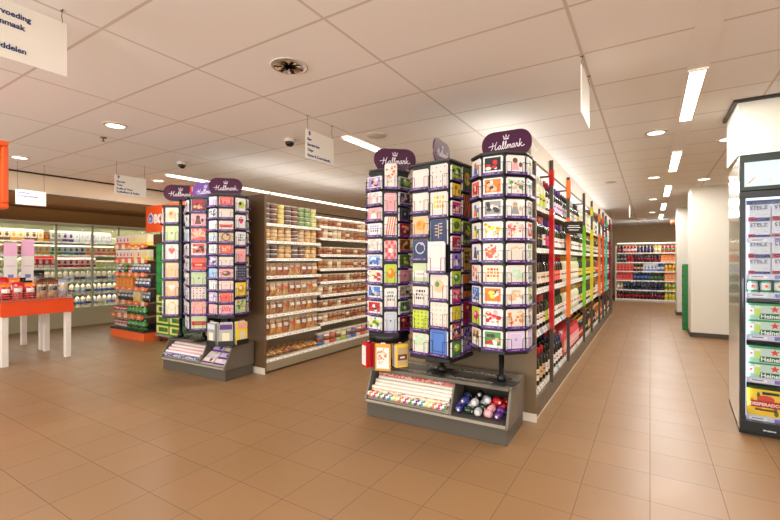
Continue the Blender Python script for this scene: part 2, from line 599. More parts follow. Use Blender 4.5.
# ------------------------------------------------------------------ hanging signs (run along Y, read from the +X side)
def hanging_sign(x, y0, y1, z0, z1, lines, size, label, hook=.1, col=(238, 232, 222), tcol=(30, 52, 110), head=None):
    t = thing('hanging_sign', label, 'sign', (x, (y0 + y1) / 2, z0), 0, 'signs hanging from the ceiling')
    ln, h = y1 - y0, z1 - z0
    MB().box((0, 0, h / 2), (.006, ln, h), col).build('panel', PLASTIC, t)
    for y in (y0 + hook, y1 - .02) if ln > .3 else (y0 + .02, y1 - .02):
        yy = y - (y0 + y1) / 2
        d = CEIL - z1
        MB().tube([(0, yy, h - .012), (.006, yy, h + .01), (-.004, yy, h + d * .5), (.004, yy, h + d - .002)], .0016, (90, 80, 72)).tube(
            [(-.012, yy, h + d - .002), (.012, yy, h + d - .002)], .003, (120, 104, 90)).build('hook', METAL, t)
    for body, ry, rz, al in lines:
        letters(body, size, PAPER, tcol, t, (.0042, ry - (y0 + y1) / 2, rz - z0), PI / 2, al, bold=.0008)
    if head:
        letters(head, size * 1.5, PAPER, tcol, t, (.0042, y0 + .03 - (y0 + y1) / 2, z1 - z0 - .045), PI / 2, 'LEFT', bold=.0015)
    return t


hanging_sign(-2.44, .38, .92, 2.18, 2.44, [('Diervoeding', .778, 2.375, 'RIGHT'), ('Schoonmaak', .755, 2.328, 'RIGHT'), ('Wasmiddelen', .762, 2.222, 'RIGHT')], .034,
             'large white hanging sign with navy words, cut by the top edge', .2)
hanging_sign(-2.46, 2.63, 2.99, 2.14, 2.385, [('Bier', 2.645, 2.295, 'LEFT'), ('Speciaal bier', 2.645, 2.25, 'LEFT'), ('Chips', 2.645, 2.205, 'LEFT'), ('Noten & Zoute biscuits', 2.645, 2.16, 'LEFT')], .031,
             'small white hanging sign listing beer and chips by the camera', .02, head='8')
hanging_sign(-5.62, 2.62, 3.0, 2.10, 2.34, [('Biscuits', 2.64, 2.245, 'LEFT'), ('Thee', 2.64, 2.205, 'LEFT'), ('Koffie & Thee', 2.64, 2.16, 'LEFT'), ('Koffiefilters & Suiker', 2.64, 2.12, 'LEFT')], .033,
             'pale hanging sign listing coffee and tea before the bulkhead', .02, head='9')
hanging_sign(-6.68, 1.98, 2.29, 1.975, 2.16, [('Groenten', 2.0, 2.115, 'LEFT'), ('Zuivelproducten', 2.0, 2.075, 'LEFT')], .03,
             'white hanging sign with two violet words against the brown wall', .02, tcol=(70, 60, 150))
hanging_sign(-.345, 2.7, 3.08, 2.15, 2.435, [], .03, 'blank white hanging sign seen nearly edge-on over the wine aisle', .04)
hanging_sign(-.345, 9.4, 9.8, 2.12, 2.36, [], .03, 'tiny white hanging sign far down the wine aisle', .02)
of = thing('orange_sign_frame', 'orange hanging frame cut off by the edge beside the snack side', 'sign', (-4.0, .855, 1.65))
for (y, z, sy, sz) in ((0, .02, .56, .04), (0, .47, .56, .04), (.26, .245, .04, .41), (-.26, .245, .04, .41)):
    MB().box((0, y, z), (.1, sy, sz), (236, 92, 30)).build('frame_bar', PLASTIC, of, bevel=.008)
MB().box((-.02, 0, .245), (.02, .48, .41), (52, 30, 20)).build('back_panel', PAINT, of)
for y in (-.2, .2):
    MB().tube([(0, y, .49), (0, y, CEIL - 1.65 - .001)], .003, 'grey').build('rod', METAL, of)

# ------------------------------------------------------------------ card racks
BLK = (16, 14, 14)
PURP = (78, 34, 108)
MOTIF = {'floral': 'flowers', 'dots': 'dots', 'ring': 'ring', 'tree': 'tree', 'words': 'lettering', 'diag': 'stripes', 'figure': 'figure', 'heart': 'heart',
         'plain': 'border', 'photo': 'picture', 'band': 'band', 'blob': 'shape', 'grid': 'checks', 'stem': 'twigs'}


def card_art(mb, w, h, y, style, bg, c1, c2, R):
    """Printed front of a greeting card: background w x h from z=0 up, marks in thin layers towards -Y."""
    W = w / 2
    mb.rect(-W, 0, W, h, y, bg)
    y -= .0004
    if style == 'floral':
        for i in range(24):
            r = w * R.uniform(.05, .15)
            mb.ell(R.uniform(-W + r, W - r), R.uniform(h * .2 + r * .5, h - r), r, r * R.uniform(.6, 1), y - .00005 * i, (c1, c2, c1, 'sage', c2, c1, 'cream')[i % 7], 7, R.random())
    elif style == 'dots':
        for i in range(4):
            for j in range(5):
                mb.ell(-W + w * (i + .5) / 4, h * (j + .6) / 5.2, w * .05, w * .05, y, c1 if (i + j) % 2 else c2, 6)
    elif style == 'ring':
        mb.ell(0, h * .58, w * .33, w * .33, y, c1, 16)
        mb.ell(0, h * .58, w * .27, w * .27, y - .0002, bg, 16)
        mb.ell(w * .12, h * .8, w * .12, w * .08, y - .0004, c2, 8)
    elif style == 'tree':
        mb.rect(-w * .02, h * .25, w * .02, h * .85, y, c1)
        for i in range(8):
            s = 1 if i % 2 else -1
            mb.ell(s * w * .14, h * (.38 + .065 * i), w * .11, h * .025, y - .0001, c1, 6, s * .4)
    elif style == 'words':
        for r in range(3):
            x = -W * .6
            while x < W * .5:
                d = w * R.uniform(.08, .16)
                mb.rect(x, h * (.36 + .18 * r), min(x + d, W * .65), h * (.48 + .18 * r), y, c1 if R.random() < .7 else c2)
                x += d + w * .05
    elif style == 'diag':
        for i in range(5):
            a = -W + w * (i / 5.0)
            mb.face([(a, y, 0), (min(a + w * .1, W), y, 0), (min(a + w * .1 + w * .3, W), y, h), (min(a + w * .3, W), y, h)], c1 if i % 2 else c2)
    elif style == 'figure':
        mb.ell(-w * .05, h * .72, w * .15, w * .15, y, c1, 10)
        mb.face([(-w * .28, y, h * .2), (w * .2, y, h * .2), (w * .08, y, h * .62), (-w * .18, y, h * .62)], c2)
        mb.ell(w * .26, h * .5, w * .1, w * .14, y - .0002, c1, 8)
        mb.ell(-w * .1, h * .74, w * .03, w * .03, y - .0003, 'charcoal', 6)
        mb.ell(w * .01, h * .74, w * .03, w * .03, y - .0003, 'charcoal', 6)
    elif style == 'heart':
        for s in (-1, 1):
            mb.ell(s * w * .13, h * .66, w * .15, w * .14, y, c1, 10)
        mb.face([(-w * .26, y - .0001, h * .61), (0, y - .0001, h * .35), (w * .26, y - .0001, h * .61)], c1)
        mb.ell(0, h * .84, w * .07, w * .05, y, c2, 8)
    elif style == 'plain':
        mb.rect(-W * .72, h * .12, W * .72, h * .9, y, c1)
        mb.rect(-W * .66, h * .15, W * .66, h * .87, y - .0002, bg)
        mb.ell(0, h * .55, w * .08, w * .08, y - .0003, c2, 8)
    elif style == 'photo':
        mb.rect(-W * .86, h * .22, W * .86, h * .93, y, c1)
        for i in range(9):
            mb.ell(R.uniform(-W * .6, W * .6), R.uniform(h * .32, h * .8), w * R.uniform(.07, .18), w * R.uniform(.07, .13), y - .0002 - .00005 * i, (c2, 'charcoal', bg, c2, 'peach')[i % 5], 7)
    elif style == 'band':
        mb.rect(-W, h * .3, W, h * .62, y, c1)
        mb.rect(-W * .5, h * .4, W * .5, h * .5, y - .0002, c2)
    elif style == 'blob':
        mb.ell(w * .02, h * .55, w * .32, h * .27, y, c1, 14)
        mb.ell(-w * .08, h * .62, w * .14, h * .12, y - .0002, c2, 10)
    elif style == 'grid':
        for i in range(4):
            for j in range(5):
                if (i + j) % 2:
                    mb.rect(-W + w * i / 4, h * j / 5, -W + w * (i + 1) / 4, h * (j + 1) / 5, y, c1)
        mb.ell(0, h * .5, w * .22, w * .22, y - .0003, c2, 12)
    elif style == 'stem':
        for i in range(5):
            x = -W * .6 + w * .15 * i
            mb.face([(x - .002, y, h * .25), (x + .002, y, h * .25), (x + w * .06, y, h * .8), (x + w * .05, y, h * .8)], c2)
            mb.ell(x + w * .05, h * (.72 + .04 * (i % 3)), w * .07, w * .06, y - .0002, c1, 7)


_cards, _env = {}, {}


def make_card(w, h, spec, label, loc, rz, group):
    """spec: background/style/colour/colour, the trailing tall mark ^ makes a card that sticks out of its pocket."""
    bg, style, c1, c2 = (spec.rstrip('^') + '/%s' % 'grey').split('/')[:4]
    if spec.endswith('^'):
        h *= 1.22
    key = (round(w, 4), round(h, 4), spec)
    if key not in _cards:
        R = random.Random(str(key))
        mb = MB().b2(-w / 2, w / 2, -.0125, -.0075, .001, h + .001, 'white')
        art = MB()
        card_art(art, w, h - .001, -.0128, style, bg, c1, c2, R)
        for q, c, s in zip(art.f, art.c, art.s):
            mb.f.append(tuple(len(mb.v) + i for i in q))
            mb.c.append(c)
            mb.s.append(s)
        for p in art.v:
            pass
        n = len(mb.v)
        # art indices were offset by len(mb.v) at append time (constant), so add the vertices now
        mb.v.extend((p[0], p[1], p[2] + .0015) for p in art.v)
        _cards[key] = mb.mesh('greeting_card', PAPER)
        _env[key] = MB().b2(-w / 2 - .005, w / 2 + .005, -.007, -.003, .001, h * .96, (236, 231, 228)).mesh('envelope', PAPER)
    o = tag(link('greeting_card', _cards[key], None, loc, rz), label.replace('sky ', 'sky-blue '), 'greeting card', group)
    link('envelope', _env[key], o)
    return o


_pock, _strip = {}, {}


def pocket(w, h, parent, loc, rz, d=.028):
    key = (w, round(h, 4), d)
    if key not in _pock:
        mb = MB().b2(-w / 2, w / 2, -d, 0, -.004, 0, BLK)
        for s in (-1, 1):
            zt = h * .52
            mb.tube([(s * w / 2, -.002, zt), (s * w / 2, -d + .003, zt), (s * (w / 2 - .01), -d, zt), (s * (w / 2 - w * .2), -d, zt), (s * (w / 2 - w * .22), -d, zt - .004),
                     (s * (w / 2 - w * .22), -d, 0)], .0018, (36, 32, 32))
            mb.tube([(s * w / 2, -d + .002, zt), (s * w / 2, -d + .002, 0)], .0014, (36, 32, 32))
        _pock[key] = mb.mesh('pocket', METAL_DARK)
        sb = MB().box((0, -d - .0035, .004), (w, .003, .02), PURP)
        for x0, x1 in ((-.30, -.24), (-.20, -.02), (.02, .1), (.28, .36)):
            sb.rect(w * x0, .002, w * x1, .0065, -d - .0053, (180, 160, 200))
        _strip[key] = sb.mesh('price_strip', PLASTIC)
    p = link('pocket', _pock[key], parent, loc, rz)
    link('price_strip', _strip[key], p)
    return p


METAL_DARK = tinted('black_wire', 0.4, metallic=0.3)
WORD = [  # the cursive word on the header plates: strokes in units of the small letters' height
    [(.15, 2.0), (.25, 1.7), (.15, 1.0), (-.05, .3), (-.3, .05)], [(-1.0, .95), (-.4, 1.12), (.4, 1.15), (1.05, 1.2)],
    [(1.35, 2.05), (1.1, 1.6), (.9, .8), (.85, .2), (1.1, 0), (1.5, .3), (1.85, .8)],
    [(2.45, .85), (2.15, 1.0), (1.8, .65), (1.75, .15), (2.0, 0), (2.35, .45), (2.5, .95), (2.4, .3), (2.55, 0), (2.85, .3), (3.2, 1.2), (3.3, 1.95), (3.1, 1.9), (2.95, .9), (3.0, .1), (3.25, .05),
     (3.6, .6), (3.9, 1.4), (3.95, 1.95), (3.78, 1.85), (3.62, .9), (3.66, .1), (3.9, .05), (4.15, .5), (4.3, .95), (4.25, .4), (4.2, 0)],
    [(4.22, .3), (4.45, .8), (4.65, .95), (4.7, .6), (4.65, 0)], [(4.67, .3), (4.9, .8), (5.1, .95), (5.15, .5), (5.15, .1), (5.35, .05), (5.6, .4)],
    [(6.15, .85), (5.9, 1.0), (5.55, .65), (5.5, .15), (5.75, 0), (6.05, .45), (6.2, .95), (6.15, .3), (6.3, 0), (6.55, .3), (6.7, .95), (6.75, 1.05), (6.85, .85), (7.05, .85), (7.0, .3), (7.1, 0), (7.35, .3)],
    [(7.75, 1.95), (7.6, 1.2), (7.45, 0)], [(8.2, .95), (7.9, .7), (7.58, .5), (7.9, .25), (8.15, 0), (8.5, .05), (8.9, .25)]]
CROWN = [[(-.9, 0), (-1.0, .75), (-.45, .3), (0, 1.0), (.45, .3), (1.0, .75), (.9, 0), (-.9, 0)], [(-.85, -.2), (.85, -.2)]]


def smooth_line(pts, k=3):
    P = [pts[0]] + list(pts) + [pts[-1]]
    out = []
    for i in range(1, len(P) - 2):
        for j in range(k):
            t = j / k
            out.append(tuple(.5 * ((2 * P[i][a]) + (P[i + 1][a] - P[i - 1][a]) * t + (2 * P[i - 1][a] - 5 * P[i][a] + 4 * P[i + 1][a] - P[i + 2][a]) * t * t
                                   + (3 * P[i][a] - P[i - 1][a] - 3 * P[i + 1][a] + P[i + 2][a]) * t ** 3) for a in (0, 1)))
    return out + [pts[-1]]


def header_sign(parent, z, deg, w=.36, h=.19, col=(72, 26, 60), dist=0.0, side=0.0):
    """Rounded header plate with the cursive word and a small crown, facing deg."""
    r = h * .46
    o = []
    for cx, cz, a0 in ((w / 2 - r, h - r, 0), (-w / 2 + r, h - r, 90), (-w / 2 + r, r, 180), (w / 2 - r, r, 270)):
        for k in range(7):
            a = math.radians(a0 + 15 * k)
            o.append((cx + r * math.cos(a), cz + r * math.sin(a)))
    th = math.radians(deg)
    rz = th + PI / 2
    s = MB().prism(list(reversed(o)), -.006, .006, col, 'y').build('header_plate', GLOSS, parent, (dist * math.cos(th) - side * math.sin(th), dist * math.sin(th) + side * math.cos(th), z), rz)
    u = w * .72 / 9.9
    mb = MB()
    for st in WORD:
        mb.tube([((x - 3.9) * u, -.0072, h * .30 + y * u * 1.05 + x * u * .04) for x, y in smooth_line(st)], u * .13, (238, 226, 232))
    mb.build('lettering', PAPER, s)
    mb = MB()
    for st in CROWN:
        mb.tube([(x * u * .75, -.0072, h * .70 + y * u * .75) for x, y in st], u * .11, (238, 226, 232))
    for x, y in ((-1.0, .95), (0, 1.25), (1.0, .95)):
        mb.ell(x * u * .75, h * .70 + y * u * .75, u * .17, u * .17, -.008, (238, 226, 232), 8)
    mb.build('crown_mark', PAPER, s)
    return s


def rack(label, short, x, y, zbase, zlo, zhi, sides, apo, start, cols, sign, group, trim=True):
    t = thing('card_rack', label, 'card rack', (x, y, zbase), 0, group)
    MB().box((0, 0, .004), (.24, .09, .008), (52, 48, 46)).box((0, 0, .004), (.09, .24, .0079), (52, 48, 46)).build('foot_plate', PAINT, t, bevel=.002)
    MB().lathe([(.034, .008), (.034, .05), (.019, .056), (.019, zlo - zbase)], BLK, 14).build('pole', PAINT, t)
    R = (apo - .003) / math.cos(PI / sides)
    ol = [(R * math.cos(math.radians(start) + PI / sides + 2 * PI * k / sides), R * math.sin(math.radians(start) + PI / sides + 2 * PI * k / sides)) for k in range(sides)]
    mb = MB().prism(ol, zlo - zbase, zhi - zbase, BLK, 'z')
    R2 = (apo + .012) / math.cos(PI / sides)
    o2 = [(a * R2 / R, b * R2 / R) for a, b in ol]
    if trim:
        mb.prism(o2, zhi - zbase - .012, zhi - zbase + .004, (44, 40, 36), 'z').prism(o2, zlo - zbase - .03, zlo - zbase - .002, BLK, 'z')
    mb.build('column_body', PAINT, t)
    for c in cols:
        th = math.radians(c['n'])
        rz = th + PI / 2
        X, N = Vector((-math.sin(th), math.cos(th), 0)), Vector((math.cos(th), math.sin(th), 0))
        for r in range(c['rows']):
            z = c['top'] - c['pitch'] * (r + 1) + .012
            p = N * c['r'] + X * c.get('off', 0) + Vector((0, 0, z - zbase))
            sp = c.get('cards')
            deep = bool(sp) and sp[r % len(sp)].endswith('^')
            pocket(c['w'], c['pitch'], t, p, rz, .056 if deep else .028)
            if sp:
                bits = sp[r % len(sp)]
                if not bits:
                    continue
                bg, style, c1 = (bits.rstrip('^') + '/grey').split('/')[:3]
                lb = '%s card with %s %s, %s pocket down, %s, %s' % (bg, c1, MOTIF[style], ordinal(r + 1), c['nm'], short)
                make_card(c['cw'], c['pitch'] * c.get('ch', .84), bits, lb, Vector((x, y, zbase)) + p + Vector((0, 0, .001)) + (N * .037 if deep else N * 0), rz, 'greeting cards in the racks')
    if sign:
        header_sign(t, sign[1] - zbase, sign[0], sign[2] if len(sign) > 2 else .36, .19, sign[3] if len(sign) > 3 else (72, 26, 60), sign[4] if len(sign) > 4 else 0, sign[5] if len(sign) > 5 else 0)
    return t


def C(n, r, w, cw, top, pitch, rows, nm=None, cards=None, off=0.0, ch=.84):
    return dict(n=n, r=r, w=w, cw=cw, top=top, pitch=pitch, rows=rows, nm=nm, cards=cards.replace('\n', ' ').split() if cards else None, off=off, ch=ch)


def names(s):     # two-word colours are written with an underscore in the lists
    return s


L1, L2, L3, L4 = 'column one', 'column two', 'column three', 'column four'
FC, SC, TC, QC = 'first column from left', 'second column from left', 'third column from left', 'fourth column from left'
BT = .39
# front stand, right rack
A = 'white/figure/orange/blue white/photo/coral/red white/figure/blue/orange white/figure/green/yellow white/figure/blue/brown white/floral/coral/peach white/photo/blue/sky lime/blob/magenta/pink white/photo/tan/brown'
B = 'white/photo/black/red white/photo/orange/peach white/photo/grey/charcoal white/floral/yellow/orange white/floral/coral/orange cream/words/orange/red white/photo/orange/yellow white/floral/red/pink white/photo/green/red'
Cc = 'white/figure/brown/pink white/floral/green/pink white/figure/tan/grey white/floral/pink/coral ivory/stem/tan/sage ivory/floral/mint/blush white/floral/peach/tan ivory/floral/orange/tan lilac/plain/white/lavender'
D = 'white/photo/sage/grey white/floral/teal/grey white/photo/grey/green white/photo/red/grey white/floral/sage/green white/photo/grey/mint white/photo/sage/green white/floral/grey/pink lilac/plain/white/sky'
cols = [C(-135, .19, .15, .126, 2.004, .150, 9, FC, A), C(-90, .19, .15, .13, 2.004, .150, 9, SC, B), C(-45, .19, .15, .13, 2.004, .150, 9, TC, Cc), C(0, .19, .15, .126, 2.004, .150, 9, QC, D)]
cols += [C(a, .19, .15, .126, 2.004, .150, 9) for a in (45, 90, 135, 180)]
rack('tall eight-sided black card rack, rightmost on the front stand', 'front rightmost rack', -.92, 3.03, BT, .665, 2.022, 8, .19, 0, cols, (-88, 2.026, .36, (72, 26, 60), 0, .035), 'card racks')
# front stand, square rack
A = 'blush/plain/ivory/blush blush/plain/ivory/tan peach/blob/gold/orange navy/ring/silver/pink sage/band/white/pink ivory/words/black/grey lime/dots/amber/olive ivory/floral/sage/mint'
B = 'ivory/dots/grey/lilac ivory/words/gold/yellow navy/tree/tan/gold blush/plain/lilac/ivory^ ivory/blob/peach/green ivory/dots/tan/peach blue/plain/navy/blue'
Cc = 'lime/floral/green/black yellow/figure/amber/yellow white/photo/magenta/pink lime/blob/olive/green pink/photo/crimson/grey lavender/figure/purple/white lime/blob/green/white magenta/floral/pink/red yellow/figure/lime/yellow orange/photo/purple/white green/blob/lime/white'
D = 'olive/blob/yellow/gold orange/diag/red/charcoal lime/photo/olive/yellow gold/words/black/brown orange/band/black/brown magenta/photo/crimson/red lavender/floral/purple/white'
f1, f2 = -97, -7
cols = [C(f1, .167, .16, .138, 1.99, .18, 8, FC, A, -.083), C(f1, .167, .16, .142, 2.0, .206, 7, SC, B, .083, .9),
        C(f2, .167, .16, .135, 1.99, .131, 11, TC, Cc, -.083), C(f2, .167, .16, .14, 2.0, .206, 7, QC, D, .083, .9),
        C(f1 + 180, .167, .16, .138, 1.99, .18, 8, None, None, -.083), C(f1 + 180, .167, .16, .138, 1.99, .18, 8, None, None, .083),
        C(f2 + 180, .167, .16, .138, 1.99, .18, 8, None, None, -.083), C(f2 + 180, .167, .16, .138, 1.99, .18, 8, None, None, .083)]
rack('square black card rack with two columns a side, middle of the front stand', 'front square rack', -1.40, 3.04, BT, .55, 2.022, 4, .167, f1, cols, (4, 2.03, .36, (84, 44, 74)), 'card racks')  # header plate tinted paler to imitate glare on it
# front stand, left rack
A = 'white/photo/lavender/pink white/floral/pink/lilac pink/figure/tan/white white/words/lavender/purple white/floral/blush/pink white/photo/sky/blue white/floral/red/sage white/photo/blue/sky white/photo/red/crimson white/floral/yellow/green'
B = 'white/floral/orange/pink^ pink/plain/blush/coral white/diag/coral/orange coral/grid/pink/white lime/blob/orange/yellow white/words/teal/orange silver/plain/sky/navy'
Cc = 'white/photo/green/lime silver/photo/charcoal/pink charcoal/plain/grey/silver red/photo/crimson/peach orange/photo/brown/gold green/photo/olive/lime pink/plain/coral/red blush/photo/grey/tan white/photo/green/olive crimson/photo/black/red'
cols = [C(-99, .172, .168, .148, 1.966, .127, 10, FC, A), C(-54, .165, .108, .09, 2.03, .192, 7, SC, B), C(-9, .16, .162, .14, 1.966, .127, 10, TC, Cc)]
cols += [C(a, .16, .162, .14, 1.966, .127, 10) for a in (81, 171)] + [C(a, .165, .108, .096, 2.03, .192, 7) for a in (-144, 36, 126)]
sl = rack('tall black card rack with packs hanging under it, leftmost on the front stand', 'front leftmost rack', -1.885, 3.03, BT, .69, 2.02, 8, .158, -9, cols, (-50, 2.035, .36, (72, 26, 60), 0, .05), 'card racks')
# the ring below that rack, with the packs that hang on it
ring = MB().lathe([(.17, .215), (.17, .29), (.05, .29)], BLK, 20)
for a in (-112, -72, -32):
    th = math.radians(a)
    ring.tube([(.12 * math.cos(th), .12 * math.sin(th), .232), (.236 * math.cos(th), .236 * math.sin(th), .232)], .003, (40, 36, 36))
ring.build('hook_ring', PAINT, sl)


def hang_pack(name, label, a, w, h, d, face, side, art, n, r=.2):
    th = math.radians(a)
    N = Vector((math.cos(th), math.sin(th), 0))
    p = Vector((-1.885, 3.03, 0)) + N * r
    t = thing(name, label, 'card pack', (p.x, p.y, .62 - h - .012), th + PI / 2, 'packs hanging below the front card rack')
    for k in range(n):
        y = d * ((k + .5) / n - .5)
        MB().b2(-w / 2, w / 2, y - d / n * .42, y + d / n * .42, 0, h - .012 * (k % 2), side[k % len(side)]).build('pack', GLOSS, t)
    mb = MB()
    card_art(mb, w * .82, h * .78, -d / 2 - .002, art[0], face, art[1], art[2], random.Random(a))
    mb.build('front_print', PAPER, t, (0, 0, h * .08))
    MB().b2(-w * .14, w * .14, -.002, .002, h, h + .009, face).build('hang_tab', PAPER, t)


hang_pack('card_pack', 'red card pack with a white face hanging lowest at the corner of the front stand', -118, .085, .205, .075, 'white', ['red', 'red', 'crimson', 'red'], ('plain', 'blush', 'coral'), 4)
hang_pack('card_pack', 'yellow card pack with an orange and white picture hanging under the front rack', -72, .125, .215, .02, 'white', ['gold', 'yellow'], ('floral', 'orange', 'pink'), 2)
hang_pack('card_pack', 'bundle of yellow and white cards hanging beside the yellow pack', -32, .1, .185, .08, 'tan', ['yellow', 'white', 'gold', 'white', 'brown', 'white'], ('band', 'brown', 'white'), 6)

# rear stand, right rack
LB = .37
A = 'lilac/plain/white/sky white/floral/blue/navy white/plain/sky/lilac white/floral/sky/grey white/tree/navy/blue lavender/floral/white/purple sky/plain/white/blue white/dots/navy/sky lilac/floral/lavender/white pink/plain/white/pink'
B = 'coral/words/pink/red ivory/plain/tan/blush ivory/band/coral/charcoal tan/ring/charcoal/brown coral/words/cream/orange ivory/plain/blush/tan pink/blob/olive/pink blush/plain/coral/pink coral/plain/peach/red pink/words/red/crimson'
Cc = 'white/blob/lime/black white/heart/magenta/black white/words/sky/navy pink/plain/blush/coral navy/dots/silver/gold yellow/blob/gold/white sage/floral/green/gold'
D = 'white/plain/silver/grey white/photo/grey/charcoal white/photo/teal/mint white/floral/grey/silver silver/plain/white/grey yellow/plain/gold/white white/photo/grey/navy lilac/photo/lavender/white white/plain/silver/grey white/floral/peach/grey'
cols = [C(-90, .185, .145, .12, 1.94, .1235, 10, FC, A), C(-45, .185, .148, .128, 1.94, .1235, 10, SC, B, 0, .8), C(0, .185, .145, .12, 1.94, .176, 7, TC, Cc), C(45, .185, .145, .12, 1.94, .1235, 10, QC, D)]
cols += [C(a, .185, .145, .12, 1.94, .1235, 10) for a in (90, 135, 180, -135)]
lr = rack('tall eight-sided black card rack above gift bags, rightmost on the rear stand', 'rear rightmost rack', -3.84, 2.92, LB, .71, 1.962, 8, .185, 0, cols, (-40, 1.965, .34, (72, 26, 60), 0, -.03), 'card racks')
for k, (a, cl, ac, lab) in enumerate(((-92, 'grey', 'silver', 'grey gift bag in the low holder under the rear rack'), (-45, (168, 172, 160), 'purple', 'grey-green gift bag with purple top in the low holder under the rear rack'),
                                      (2, 'yellow', 'pink', 'yellow and pink gift bag in the low holder under the rear rack'))):
    th = math.radians(a)
    N = Vector((math.cos(th), math.sin(th), 0))
    hl = MB().b2(-.075, .075, -.062, -.058, .0, .05, BLK).b2(-.075, .075, -.058, .0, -.004, 0, BLK)
    hl.build('bag_holder', PAINT, lr, N * .155 + Vector((0, 0, .03)), th + PI / 2)
    t = thing('gift_bag', lab, 'gift bag', Vector((-3.84, 2.92, LB + .032)) + N * .155, th + PI / 2, 'gift bags in the low holder')
    MB().b2(-.066, .066, -.054, -.03, 0, .225, cl).build('bag', PAPER, t)
    MB().b2(-.058, .058, -.028, -.004, 0, .235, 'white').build('back_bag', PAPER, t)
    MB().b2(-.06, .06, -.0555, -.0545, .165, .215, ac).b2(-.035, .035, -.0555, -.0545, .05, .13, 'cream').build('print', PAPER, t)
    MB().tube([(-.03, -.045, .22), (-.025, -.047, .25), (.025, -.047, .25), (.03, -.045, .22)], .0025, ac).build('handle', PAPER, t)
# rear stand, middle rack
A = 'silver/photo/lilac/grey silver/photo/white/lavender silver/photo/sky/white silver/photo/lilac/grey lilac/photo/silver/purple silver/photo/white/grey silver/photo/lavender/white lilac/photo/silver/grey silver/photo/lilac/white'
B = 'charcoal/photo/dark_red/tan pink/figure/charcoal/brown coral/floral/peach/pink blush/photo/coral/charcoal coral/band/red/peach sage/plain/mint/green ivory/dots/navy/coral pink/ring/gold/yellow sage/band/red/green'.replace('dark_red', 'crimson')
cols = [C(-111, .165, .165, .14, 1.945, .159, 9, FC, A), C(-51, .165, .165, .145, 1.945, .159, 9, SC, B, 0, .9)]
cols += [C(a, .165, .165, .145, 1.945, .159, 9) for a in (9, 69, 129, 189)]
rack('slim six-sided black card rack, middle of the rear stand', 'rear middle rack', -4.275, 2.92, LB, .525, 1.968, 6, .165, 9, cols, (-75, 1.965, .36, (112, 74, 150), 0, .03), 'card racks')  # paler purple header plate imitates a light reflection
# rear stand, left rack
A = 'cream/blob/peach/orange sage/plain/lime/green blush/heart/coral/red peach/plain/cream/gold peach/heart/blush/tan cream/ring/peach/tan'
B = 'pink/plain/blush/tan blush/plain/pink/coral peach/plain/blush/tan sage/plain/grey/mint pink/plain/coral/blush blush/band/pink/tan'
Cc = 'silver/plain/white/lilac white/plain/blush/silver silver/plain/blush/lilac white/plain/silver/pink silver/plain/white/pink lilac/plain/white/silver'
cols = [C(-120, .18, .17, .13, 1.89, .208, 6, FC, Cc, 0, .85), C(-60, .18, .17, .14, 1.89, .208, 6, SC, A, 0, .85), C(0, .18, .17, .14, 1.89, .208, 6, TC, B, 0, .85)]
cols += [C(a, .18, .17, .14, 1.89, .208, 6) for a in (60, 120, 180)]
ll = rack('six-sided black card rack with wide pockets, leftmost on the rear stand', 'rear leftmost rack', -4.70, 2.91, LB, .65, 1.9, 6, .18, 0, cols, (-36, 1.97), 'card racks')
MB().lathe([(.019, 1.53), (.019, 1.62)], BLK, 12).build('sign_post', PAINT, ll)
th = math.radians(-36)
tagm = MB()
tagm.prism([(.035 * math.cos(-2 * PI * k / 14), .06 * math.sin(-2 * PI * k / 14)) for k in range(14)], -.003, .003, (206, 32, 40), 'y')
for z in (-.02, 0, .02):
    tagm.box((0, -.0035, z), (.04, .001, .008), 'white', Matrix.Rotation(.9, 3, 'Y'))
tagm.build('red_tag', PLASTIC, ll, (.13 * math.cos(th + PI / 2) + .012 * math.cos(th), .13 * math.sin(th + PI / 2) + .012 * math.sin(th), 1.74), th + PI / 2)

# ------------------------------------------------------------------ the two stands
GREY, GREYD, GREYL = (104, 95, 82), (82, 75, 65), (156, 146, 130)


def stand(label, x, y, rz, wd, dp, ht, div):
    """Low grey display cabinet: plinth, sloped open front in two bays, flat top."""
    t = thing('display_stand', label, 'display stand', (x, y, 0), rz, 'low grey card stands')
    W = wd / 2
    MB().b2(-W + .012, W - .012, .022, dp - .004, 0, .112, GREYD).build('plinth', PAINT, t, bevel=.003)
    prof = [(0, .114), (0, .136), (.095, ht - .03), (.095, ht - .0005), (dp, ht - .0005), (dp, .114)]
    for s in (-1, 1):
        MB().prism(prof, s * W - .009, s * W + .009, GREY, 'x').build('side_panel', PAINT, t, (-s * .009, 0, 0), bevel=.002)
    MB().prism([(.05, .136), (.02, .137), (.11, ht - .035), (.3, ht - .035), (.3, .136)], div - .007, div + .007, GREY, 'x').build('divider', PAINT, t)
    MB().b2(-W + .0185, W - .0185, .085, dp - .001, ht - .026, ht, GREY).build('top_panel', PAINT, t, bevel=.002)
    MB().b2(-W + .0185, W - .0185, dp - .014, dp - .002, .116, ht - .028, GREYD).build('back_panel', PAINT, t)
    MB().b2(-W + .0185, W - .0185, 0, dp - .016, .1145, .122, GREYD).build('bottom_panel', PAINT, t)
    MB().b2(-W + .0185, W - .0185, -.004, .012, .1235, .142, GREYL).build('front_lip', PAINT, t, bevel=.002)
    for yy in (.15, dp - .13):
        MB().b2(-W + .1, W - .1, yy, yy + .03, ht + .0005, ht + .004, (176, 168, 156)).build('top_rail', METAL, t)
    return t


